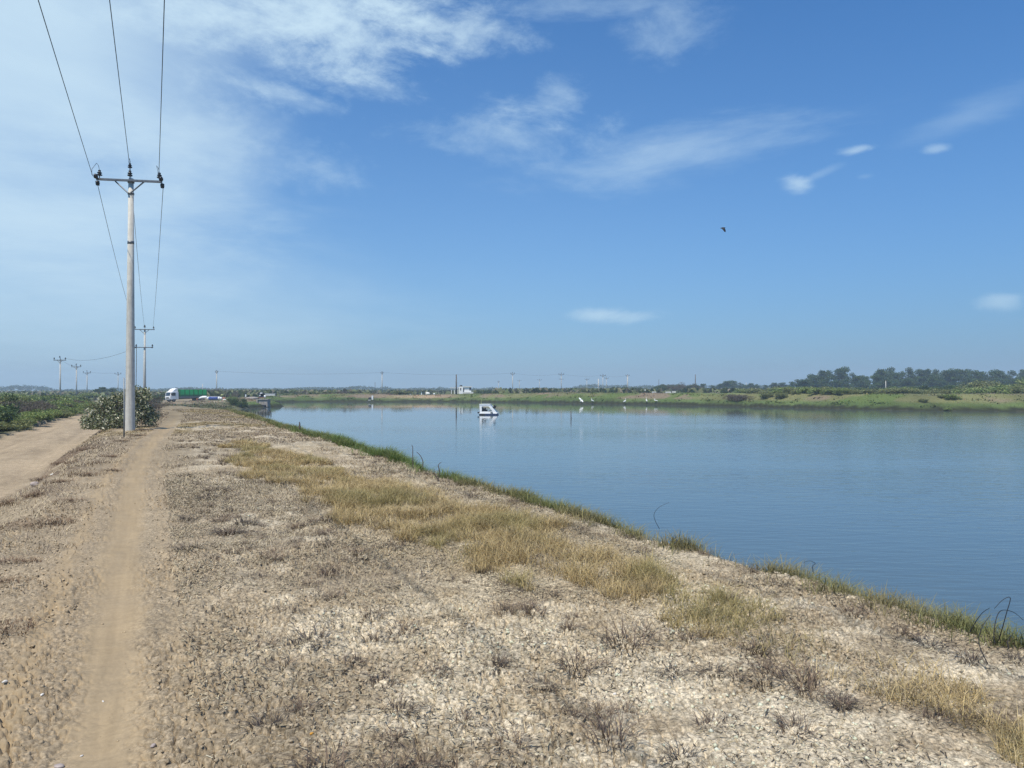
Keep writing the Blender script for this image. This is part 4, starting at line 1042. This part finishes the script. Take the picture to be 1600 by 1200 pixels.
# far woods: one mass on the horizon, crowns following the skyline
def far_woods():
    g = np.random.default_rng(31)
    sky = [(-120, 603), (-40, 602), (8, 604), (22, 601), (50, 602), (70, 602.5), (84, 607), (92, 611), (103, 608), (112, 607.5), (122, 611), (150, 609), (182, 605), (196, 607), (240, 607), (262, 606.5), (290, 604.5), (330, 606), (360, 606.5), (400, 606), (440, 606.5), (480, 604.5), (500, 604), (535, 605), (545, 603.5), (560, 602.5), (580, 603.5), (592, 605), (602, 603), (612, 606), (630, 606), (650, 605), (662, 605.5), (676, 606), (690, 604.5), (704, 606.5), (750, 606), (770, 605), (790, 606.5), (820, 607), (855, 605.5), (880, 606), (898, 603), (910, 601), (930, 599.5), (945, 602), (975, 601), (985, 602.5), (1000, 602), (1010, 600.5), (1022, 602.5), (1045, 601.5), (1060, 600.5), (1075, 603.5), (1100, 601), (1130, 602), (1200, 601), (1260, 600), (1400, 599), (1700, 599)]
    sx = [a for a, _ in sky]; sy = [b for _, b in sky]
    cl = []
    for px in np.arange(-130, 1720, 3.0):
        d = 720 + 60 * math.sin(px * .013) + g.uniform(-40, 40)
        if 850 < px < 990: d += 60
        y = np.interp(px, sx, sy) + g.uniform(-.4, 1.0); zt = ZY(y, d)
        x = PX(px, d); zb = 0.0; hh = max(zt - zb, 1.5)
        r = g.uniform(1.4, 2.6)
        cl.append((x, d, zt - r * .7, r * 1.3, r * 1.3, r * .8))
        for q in range(2): cl.append((x + g.uniform(-2, 2), d - g.uniform(0, 8), hh * (.25 + .3 * q), 2.6, 2.6, hh * .3))
    me = foliage('far_woods', 70000, cl, (.35, .8), [(.06, .10, .05), (.09, .13, .06), (.13, .16, .075)], [4, 3, 1.5], 77)
    tag(link('far_woods', me, M['leaf']), 'hazy blue green belt of woods along the horizon', 'woods', None, 'stuff')
    # grey-green scrub flat between bank and woods
    n = 60000
    az = np.radians(g.uniform(-40, 40, n)); r = 195 + (g.random(n) ** 1.5) * 430
    X = r * np.sin(az); Y = r * np.cos(az)
    keep = (pond_d(X, Y) > 16) & ~((X > -45) & (X < -5) & (Y < 262)); X = X[keep]; Y = Y[keep]; n = len(X)
    hz = g.uniform(.3, 1.0, n) * (1 + 1.2 * (fbm(X / 14, Y / 14, 3, 9) > .55))
    P = np.stack([X, Y, terrain(X, Y) - .05], 1)
    V, F, c = blades(P, hz * .9, hz * 1.1, 0.5, pick(g, n, [(.15, .17, .07), (.19, .20, .09), (.11, .14, .055), (.21, .18, .125)], [3, 3, 2, 2]), 12)
    tag(link('scrub', np_mesh('scrub', V, F, c, False), M['leaf']), 'low patchy scrub covering the flat land beyond the pond', 'scrub', None, 'stuff')
far_woods()

# grass of the far bank
def far_grass():
    g = np.random.default_rng(41)
    n = 420000
    X = g.uniform(-80, 95, n); Y = g.uniform(80, 200, n)
    d = pond_d(X, Y); l, s = LS(X, Y)
    keep = (d > .8) & (d < 13) & (l > -5) & (g.random(n) < np.interp(d, [0, 6, 13], [1, .8, .35])) & (np.abs(np.arctan2(X, Y)) < R(40)) & ~((l < 8) & (s < 100))
    X = X[keep]; Y = Y[keep]; d = d[keep]; n = len(X)
    c, _ = ground_color(X, Y)
    c = c * g.uniform(.75, 1.35, (n, 3)) ** np.array([[1, .9, 1]])
    hz = g.uniform(.04, .10, n) + .22 * sm(.56, .70, fbm(X / 1.3, Y / 1.3, 3, 55)) * g.random(n)
    P = np.stack([X, Y, terrain(X, Y) - .02], 1)
    V, F, cc = blades(P, hz, hz * .8, 1.3, np.clip(c * 1.1, 0, 1), 42, .2)
    tag(link('bank_grass', np_mesh('far_bank_grass', V, F, cc, False), M['blade']), 'green, yellow and brown grass covering the far bank of the pond', 'grass', None, 'stuff')
far_grass()

# ------------------------------------------------------------------ near ground cover
def surf(X, Y): return terrain(X, Y, True)
def near_grass():
    g = np.random.default_rng(51)
    # the straw-coloured sward along the bank
    n = 520000
    s = 1.2 + g.random(n) ** 1.5 * 23.5; l = g.uniform(1.2, 5.2, n)
    lo = np.interp(s, [1.2, 2.8, 3.4, 4.5, 6.3, 8, 11, 15, 22, 25], [3.35, 3.5, 3.55, 3.55, 2.9, 2.45, 2.1, 1.7, 1.9, 2.6])
    hi = np.interp(s, [1.2, 2.8, 3.4, 4.5, 6.3, 9, 12, 15, 22, 25], [4.0, 4.1, 4.05, 4.3, 4.4, 4.3, 4.05, 3.6, 2.95, 2.7])
    e = (fbm(s / .7, l / .7, 3, 71) - .5) * 1.3
    m = np.minimum(l - lo + e, hi - l + e) > 0
    X, Y = XY(l, s)
    dens = sm(.36, .60, fbm(X / .30, Y / .30, 3, 75)) * np.where((s > 2.65) & (s < 3.75), .12, 1) + .06
    m &= g.random(n) < dens * np.interp(s, [1, 2.7, 4, 8, 14, 25], [.5, .42, .6, .7, .7, .7])
    X = X[m]; Y = Y[m]; n = len(X); s_ = s[m]
    tall = (.5 + .7 * fbm(X / .5, Y / .5, 3, 78)) * np.interp(s_, [1, 2.7, 4, 6], [.75, .75, 1, 1])
    h = g.uniform(.06, .21, n) * tall; w = g.uniform(.0026, .005, n) * np.interp(s_, [1, 6, 14, 25], [.9, 1.2, 1.9, 3])
    gr = sm(.48, .68, fbm(X / .8, Y / .8, 3, 79))[:, None]
    c = pick(g, n, [(.50, .385, .18), (.60, .47, .25), (.35, .26, .125), (.16, .115, .065)], [4, 3, 2, 1.4])
    c = c + (pick(g, n, [(.30, .27, .10), (.22, .21, .075)], [1, 1]) - c) * gr * .5
    V, F, cc = blades(np.stack([X, Y, surf(X, Y) - .01], 1), h, w, 1.25, c, 52)
    tag(link('dry_grass', np_mesh('dry_grass', V, F, cc, False), M['blade']), 'straw coloured grass strip running along the near bank', 'grass', None, 'stuff')
    # fringe along the crest, green further off
    n = 420000
    s = -2 + g.random(n) ** 2.3 * 92; l = g.normal(5.55, .42, n) + np.interp(s, [0, 60, 75, 90], [0, 0, .2, .6])
    X, Y = XY(l, s); d = pond_d(X, Y)
    clump = fbm(s / .8, l / 1.2, 3, 81)
    m = (d > .4) & (l > 4.85 + (clump - .5) * 1.2) & (g.random(n) < np.clip((clump - .43) * 9, 0.04, 1) * np.interp(s, [0, 12, 16, 26, 60], [.9, .8, 1, 1, .7]))
    X = X[m]; Y = Y[m]; s = s[m]; n = len(X); l = l[m]; clump = clump[m]
    tall = np.interp(s, [0, 5, 12, 15, 24, 35, 90], [.72, .8, .8, 1.15, 1.25, 1.0, 1.0])
    h = (.05 + .22 * g.random(n) ** 1.6) * tall * (.45 + 1.1 * clump); w = g.uniform(.0026, .0056, n) * np.interp(s, [0, 8, 20, 60], [1.1, 1.6, 3, 6])
    green = np.interp(s, [0, 6, 12, 15, 24, 32, 60], [.35, .40, .55, .95, .95, .6, .45]) + (fbm(s / .9, l, 3, 85) - .5) * .9
    c = pick(g, n, [(.36, .29, .14), (.25, .19, .095), (.15, .105, .07)], [3, 2, 1.8])
    gc = pick(g, n, [(.12, .185, .04), (.18, .225, .06), (.085, .14, .035)], [3, 2, 2])
    c = c + (gc - c) * np.clip(green, 0, 1)[:, None]
    V, F, cc = blades(np.stack([X, Y, surf(X, Y) - .01], 1), h, w, 1.0, c, 53)
    tag(link('crest_grass', np_mesh('crest_grass', V, F, cc, False), M['blade']), 'green and brown grass fringe along the edge of the near bank', 'grass', None, 'stuff')
    # short dead stubble over the middle distance
    n = 260000
    s = 6 + g.random(n) ** .9 * 62; l = g.uniform(-2.6, 5.2, n)
    X, Y = XY(l, s)
    ptch = fbm(X / 1.1, Y / 1.1, 4, 88)
    m = (ptch > .40 + .12 * g.random(n)) & (np.abs(l - track_l(s)) > .42) & (g.random(n) < np.interp(l, [-2.6, .5, 1.2], [.55, .7, 1]))
    X = X[m]; Y = Y[m]; s = s[m]; l = l[m]; n = len(X)
    h = g.uniform(.02, .095, n); w = g.uniform(.0025, .005, n) * np.interp(s, [6, 20, 60], [1.2, 3, 7])
    c = pick(g, n, [(.29, .235, .17), (.39, .315, .22), (.13, .10, .08), (.50, .41, .26)], [3, 3, 2.2, 2.6])
    tan_ = sm(.52, .62, fbm(X / 5, Y / 5, 3, 93))[:, None] * sm(26, 34, s)[:, None]
    c = c + (np.array([[.33, .26, .13]]) - c) * tan_ * .8
    V, F, cc = blades(np.stack([X, Y, surf(X, Y) - .008], 1), h, w, 1.7, c, 54)
    tag(link('stubble', np_mesh('stubble', V, F, cc, False), M['twig']), 'grey brown dead stubble spread over the bare bank', 'stubble', None, 'stuff')
    # loose straw and chips on the bare crust
    n = 230000
    s = .8 + g.random(n) ** .7 * 15; l = g.uniform(.15, 6.0, n)
    X, Y = XY(l, s); m = (np.hypot(X, Y) > 2.3) & (g.random(n) < sm(.3, .6, fbm(X / .6, Y / .6, 3, 95)) * .9 + .1)
    X = X[m]; Y = Y[m]; n = len(X); s = s[m]
    ln = g.uniform(.005, .024, n); a = g.uniform(0, 6.28, n); z = surf(X, Y) + .004
    dx = np.cos(a) * ln; dy = np.sin(a) * ln; wd = g.uniform(.001, .0026, n) * np.interp(s, [1, 6, 15], [1, 1.3, 2.2])
    tz = g.normal(0, .35, n) * ln
    V = np.stack([np.stack([X - dx - np.sin(a) * wd, Y - dy + np.cos(a) * wd, z - tz * .3], 1), np.stack([X - dx + np.sin(a) * wd, Y - dy - np.cos(a) * wd, z - tz * .3], 1),
                  np.stack([X + dx + np.sin(a) * wd, Y + dy - np.cos(a) * wd, z + np.abs(tz)], 1), np.stack([X + dx - np.sin(a) * wd, Y + dy + np.cos(a) * wd, z + np.abs(tz)], 1)], 1).reshape(-1, 3)
    c = pick(g, n, [(.42, .35, .22), (.33, .27, .175), (.055, .042, .032), (.50, .44, .31)], [3, 2, 4, 1.5]) * g.uniform(.8, 1.2, (n, 1))
    tag(link('straw_litter', np_mesh('straw_litter', V, np.arange(n * 4).reshape(n, 4), np.repeat(c, 4, 0), False), M['twig']), 'bits of dead straw strewn over the cracked soil', 'litter', None, 'stuff')
    # crumbs of soil
    n = 80000
    s = .6 + g.random(n) ** .8 * 12; l = g.uniform(-2.6, 6.0, n)
    X, Y = XY(l, s); on = np.abs(l - track_l(s))
    m = (np.hypot(X, Y) > 2.3) & ((on > .24) | (g.random(n) < .10)) & (g.random(n) < (sm(.35, .62, fbm(X / .5, Y / .5, 3, 98)) * .95 + .05) * (.25 + .75 * sm(.25, 1.0, np.abs(l[:n] - track_l(s[:n]) + .2)))) & (np.abs(np.arctan2(X, Y)) < R(40))
    X = X[m]; Y = Y[m]; n = len(X)
    r = .0035 + .015 * g.random(n) ** 3.2
    O = np.array([(1, 0, 0), (-1, 0, 0), (0, 1, 0), (0, -1, 0), (0, 0, 1), (0, 0, -1)], float)
    T = np.array([(0, 2, 4), (2, 1, 4), (1, 3, 4), (3, 0, 4), (2, 0, 5), (1, 2, 5), (3, 1, 5), (0, 3, 5)])
    Q = g.normal(size=(n, 3, 3)); Q, _ = np.linalg.qr(Q)
    OV = np.einsum('nij,kj->nki', Q, O) * g.uniform(.6, 1.35, (n, 6, 1)) * r[:, None, None]
    OV[:, :, 2] *= .75
    P = np.stack([X, Y, surf(X, Y) + r * .2], 1)
    V = (OV + P[:, None, :]).reshape(-1, 3); F = (np.arange(n)[:, None, None] * 6 + T[None]).reshape(-1, 3)
    c, _ = ground_color(X, Y); c = np.clip(c * g.uniform(.8, 1.5, (n, 1)), 0, .62)
    col = np.hstack([np.repeat(c, 6, 0), np.full((n * 6, 1), .3)])
    tag(link('soil_crumbs', np_mesh('soil_crumbs', V, F, col, False), M['soil']), 'loose crumbs of pale soil over the bare bank', 'soil crumbs', None, 'stuff')
near_grass()

# dead tufts, each one an object
def tuft_mesh(seed, n, rad, h, cols, wts, lean=1.0, wid=.0035):
    g = np.random.default_rng(seed)
    a = g.uniform(0, 6.28, n); rr = rad * g.random(n) ** .8
    P = np.stack([rr * np.cos(a), rr * np.sin(a), np.full(n, -.02)], 1)
    hh = h * g.uniform(.35, 1.0, n); w = g.uniform(.6, 1.4, n) * wid
    V, F, c = blades(P, hh, w, lean, pick(g, n, cols, wts), seed, .3, .6, a + g.normal(0, .9, n))
    return np_mesh('tuft_blades', V, F, c, False)
DEAD = ([(.12, .085, .064), (.17, .125, .095), (.07, .052, .042), (.28, .21, .135)], [3, 3, 2.4, 1.2])
BLACK = ([(.055, .046, .042), (.085, .07, .06), (.13, .105, .085)], [3, 2, 1])
RED = ([(.15, .09, .058), (.12, .072, .05), (.21, .15, .09)], [3, 2, 2])
TUF = {'dead': [tuft_mesh(300 + i, 105, .085, .14, *DEAD, 1.3, .0036) for i in range(4)], 'black': [tuft_mesh(320 + i, 115, .085, .10, *BLACK, 1.5, .0042) for i in range(3)],
       'red': [tuft_mesh(340 + i, 330, .30, .11, *RED, 1.1, .006) for i in range(3)]}
TLAB = {'dead': ('small grey brown dead grass tuft on the bare cracked bank', 'grey brown dead tufts'), 'black': ('low blackish dead weed on the bare cracked bank', 'blackish dead weeds'),
        'red': ('flat reddish brown mat of dead grass left of the track', 'reddish mats left of the track')}
random.seed(77)
def put_tuft(kind, x, y, sc, label=None):
    me = random.choice(TUF[kind]); o = bpy.data.objects.new({'dead': 'dead_tuft', 'black': 'dead_weed', 'red': 'grass_mat'}[kind], me)
    if not me.materials: me.materials.append(M['twig'])
    C.objects.link(o); o.location = (x, y, H(x, y) - .004); o.rotation_euler = (0, 0, random.uniform(0, 6.28)); o.scale = (sc, sc, sc * random.uniform(.8, 1.15))
    tag(o, label or TLAB[kind][0], 'grass tuft' if kind != 'black' else 'weed', TLAB[kind][1])
for (px, py, k, sc) in ((482, 985, 'black', 1.5), (470, 1085, 'dead', .95), (620, 1082, 'dead', 1.1), (800, 1135, 'dead', 1.15), (975, 990, 'dead', 1.9), (903, 1022, 'dead', 1.6), (850, 1050, 'dead', 1.0), (938, 1085, 'dead', .9), (978, 1085, 'dead', .8),
                        (1115, 1035, 'black', .9), (1050, 1030, 'black', .9), (1252, 1055, 'dead', 1.5), (1190, 1050, 'dead', 1.0), (950, 1130, 'dead', 1.5), (830, 945, 'dead', 1.4), (785, 945, 'dead', 1.2), (890, 965, 'dead', 1.0), (510, 1175, 'dead', 1.3), (610, 1180, 'dead', 1.2),
                        (660, 1165, 'dead', .95), (725, 1100, 'dead', .9), (715, 1170, 'dead', .9), (550, 1010, 'dead', .9), (780, 1020, 'black', .9), (360, 820, 'black', 2.0), (380, 805, 'black', 1.6), (300, 850, 'black', 1.2), (345, 800, 'dead', 1.6), (325, 770, 'black', 1.5), (290, 800, 'black', 1.3),
                        (1105, 1110, 'dead', .9), (630, 965, 'dead', 1.4), (515, 880, 'dead', 1.5), (1130, 930, 'dead', 1.2), (1550, 1110, 'dead', 1.2), (1310, 1085, 'black', .8), (1180, 1000, 'dead', 1.5), (1455, 1105, 'dead', .9), (445, 1020, 'dead', 1.0), (1065, 1160, 'black', .9), (690, 1025, 'dead', 1.0), (560, 855, 'dead', 1.3)):
    x, y = G(px, py); put_tuft(k, x, y, sc * (.8 if k == 'dead' else .95))
for (px, py, sc) in ((80, 812, .95), (110, 783, .75), (25, 875, .8), (8, 912, .7), (5, 985, .7), (60, 770, .8), (95, 752, .9), (130, 742, .9), (40, 745, 1.0), (150, 722, 1.0), (170, 712, 1.0), (140, 700, 1.1), (190, 690, .9), (215, 682, 1.0), (20, 770, 1.0), (120, 718, 1.0), (10, 800, .9), (235, 660, 1.3), (225, 672, 1.2), (250, 652, 1.4), (70, 728, 1.0), (175, 735, .7), (100, 705, 1.2)):
    x, y = G(px, py, -.05); put_tuft('red', x, y, sc)
k = 0
while k < 220:
    s_ = 2.4 + random.random() ** 1.3 * 26; l_ = random.uniform(.5, 5.2); x, y = XY(l_, s_)
    if math.hypot(x, y) < 2.6 or abs(math.atan2(x, y)) > R(38): continue
    lo = np.interp(s_, [1.2, 2.8, 3.4, 4.5, 6.3, 8, 11, 15, 22, 25], [3.35, 3.5, 3.55, 3.55, 2.9, 2.45, 2.1, 1.7, 1.9, 2.6])
    if lo - .1 < l_ < 4.4 and s_ < 24: continue
    put_tuft(random.choices(('dead', 'black'), (3, 2))[0], x, y, random.uniform(.4, 1.0) * (1 if s_ < 9 else 1.3)); k += 1

# arched dead stems on the right and the small sticks along the crest
def arch(name, pts, label, cat='dead plant', r=.006, mat='dark'):
    """pts in photograph pixels and depth, turned into places"""
    t = empty(name, (pts[0][0], pts[0][1], H(pts[0][0], pts[0][1])), 0, label, cat)
    for stem in pts[1:]:
        b0 = stem[0]; q = []
        for (px, py, d) in stem: q.append((PX(px, d) - t.location.x, d - t.location.y, ZY(py, d) - t.location.z))
        # smooth
        P = [Vector(p) for p in q]; S = []
        for i in range(len(P) - 1):
            p0 = P[max(i - 1, 0)]; p1_ = P[i]; p2_ = P[i + 1]; p3 = P[min(i + 2, len(P) - 1)]
            for kk in range(6):
                u = kk / 6; S.append(.5 * ((2 * p1_) + (p2_ - p0) * u + (2 * p0 - 5 * p1_ + 4 * p2_ - p3) * u * u + (3 * p1_ - p0 - 3 * p2_ + p3) * u ** 3))
        S.append(P[-1])
        n = len(S); MB().tube(S, [r * (1 - .6 * i / n) for i in range(n)], 6).build('stem', M[mat], t, True)
    return t
gx, gy = G(1545, 1010)
arch('dead_plant', [(gx, gy), [(1541, 1036, 4.3), (1528, 1005, 4.35), (1532, 980, 4.38), (1546, 960, 4.4)], [(1513, 988, 4.8), (1522, 972, 4.78), (1533, 957, 4.75), (1545, 949, 4.7)], [(1558, 1000, 4.65), (1563, 985, 4.62), (1570, 960, 4.6), (1577, 934, 4.6), (1566, 936, 4.6), (1552, 950, 4.6)], [(1574, 1013, 4.6), (1573, 1000, 4.62), (1582, 988, 4.65)], [(1553, 1005, 4.7), (1551, 985, 4.75), (1560, 955, 4.8), (1580, 955, 4.9), (1597, 968, 4.95)]],
     'clump of bent black dead stems arching over the bank at the right edge', 'dead plant', .0034)
gx, gy = G(1028, 828)
arch('dead_plant', [(gx, gy), [(1030, 826, 8.5), (1023, 812, 8.5), (1022, 802, 8.5), (1030, 792, 8.5), (1045, 785, 8.5)]], 'single thin stem curling over the water beside the crest grass', 'dead plant', .0035)
gx, gy = G(1268, 895)
arch('dead_plant', [(gx, gy), [(1270, 896, 6.5), (1269, 884, 6.5), (1273, 880, 6.5), (1265, 876, 6.5), (1255, 878, 6.5)]], 'short hooked black stem in the crest grass', 'dead plant', .0036)
gx, gy = G(645, 730)
arch('dead_plant', [(gx, gy), [(645.5, 732, 15.6), (645, 712, 15.6), (645, 700, 15.6), (643.5, 695, 15.6)], [(660, 733, 15.4), (661, 722, 15.4), (657, 712, 15.4), (651, 706, 15.4)]], 'upright dead stalk standing above the crest against the water', 'dead plant', .012, 'wood')
gx, gy = G(686, 742)
arch('dead_plant', [(gx, gy), [(684, 752, 13.2), (687, 738, 13.2), (685, 727, 13.2), (690, 722, 13.2)], [(686, 752, 13.2), (680, 742, 13.2), (676, 738, 13.2)]], 'small brown forked stalk on the crest right of the tall dead stalk', 'dead plant', .012, 'wood')
gx, gy = G(470, 669)
arch('dead_plant', [(gx, gy), [(468, 670, 28), (468.5, 664, 28), (468, 659, 28)]], 'tiny dark twig on the crest far along the bank', 'dead plant', .04, 'wood')
# dead reeds in the shallow at the pond's near left corner
P_ = []
g = np.random.default_rng(61); n = 260
px = g.uniform(384, 424, n); d = g.uniform(84, 100, n)
X = (px - 800) / FPX * d; P = np.stack([X, d, np.full(n, WATER_Z - .1)], 1)
V, F, c = blades(P, g.uniform(.25, .8, n), g.uniform(.03, .05, n), .5, pick(g, n, [(.10, .09, .07), (.07, .07, .05)], [1, 1]), 3)
tag(link('reeds', np_mesh('reeds', V, F, c, False), M['twig']), 'sparse dead reeds standing in the shallow left corner of the pond', 'reeds', None, 'stuff')

# stones and shells lying on the soil
for i, (px, py, dm, mat, lab, nm) in enumerate(((95, 1166, (.024, .016, .009), 'stone', 'flat pinkish grey stone lying on the track near the bottom left', 'stone'), (241, 1136, (.015, .01, .009), 'stone', 'small pale stone right of the track near the bottom', 'stone'),
        (163, 1069, (.010, .005, .005), 'shell', 'white chip lying in the middle of the track', 'shell'), (10, 1059, (.014, .009, .008), 'shell', 'cream coloured stone at the left edge of the picture', 'stone'), (68, 1068, (.016, .009, .005), 'shell', 'yellowish flat chip left of the track', 'shell'),
        (306, 1002, (.010, .008, .007), 'shell', 'white shell in the grey soil right of the track', 'shell'), (488, 1131, (.012, .009, .006), 'orange', 'orange dry leaf on the pale crust', 'leaf'), (55, 746, (.085, .06, .055), 'stone', 'pale rock at the edge of the dirt road among reddish mats', 'stone'), (84, 730, (.06, .045, .03), 'shell', 'whitish rock on the berm left of the track', 'stone'),
        (960, 994, (.010, .008, .006), 'shell', 'tiny white shell under a dead tuft', 'shell'), (960, 1060, (.012, .006, .008), 'shell', 'thin white chip standing on the pale soil', 'shell'), (334, 683, (.05, .04, .03), 'shell', 'white speck on the bank beyond the stubble', 'shell'), (82, 940, (.012, .008, .006), 'shell', 'white chip left of the track', 'shell'), (130, 1147, (.008, .005, .004), 'shell', 'tiny white chip on the track above the pinkish stone', 'shell'))):
    x, y = G(px, py, -.02 if py > 760 else -.15)
    o = link(nm, lump_mesh(nm, dm, 60 + i, 2, .18), M[mat]); o.location = (x, y, float(surf(np.array([x]), np.array([y]))[0]) + dm[2] * .55); o.rotation_euler = (0, 0, i * 1.3); tag(o, lab, nm)

# ------------------------------------------------------------------ haze
HAZE = 0.00075
hz = MB().box((0, 0, 12), (2400, 2400, 36)).build('haze', None)
hm = bpy.data.materials.new('haze'); hm.use_nodes = True; hm.cycles.volume_sampling = 'DISTANCE'; nt = hm.node_tree; nt.nodes.remove(nt.nodes['Principled BSDF'])
pv = nt.nodes.new('ShaderNodeVolumePrincipled'); pv.inputs['Color'].default_value = (.72, .88, 1.0, 1); pv.inputs['Density'].default_value = HAZE; pv.inputs['Anisotropy'].default_value = .1
nt.links.new(pv.outputs[0], nt.nodes['Material Output'].inputs['Volume'])
hz.data.materials.append(hm); tag(hz, None, None, None, 'stuff')
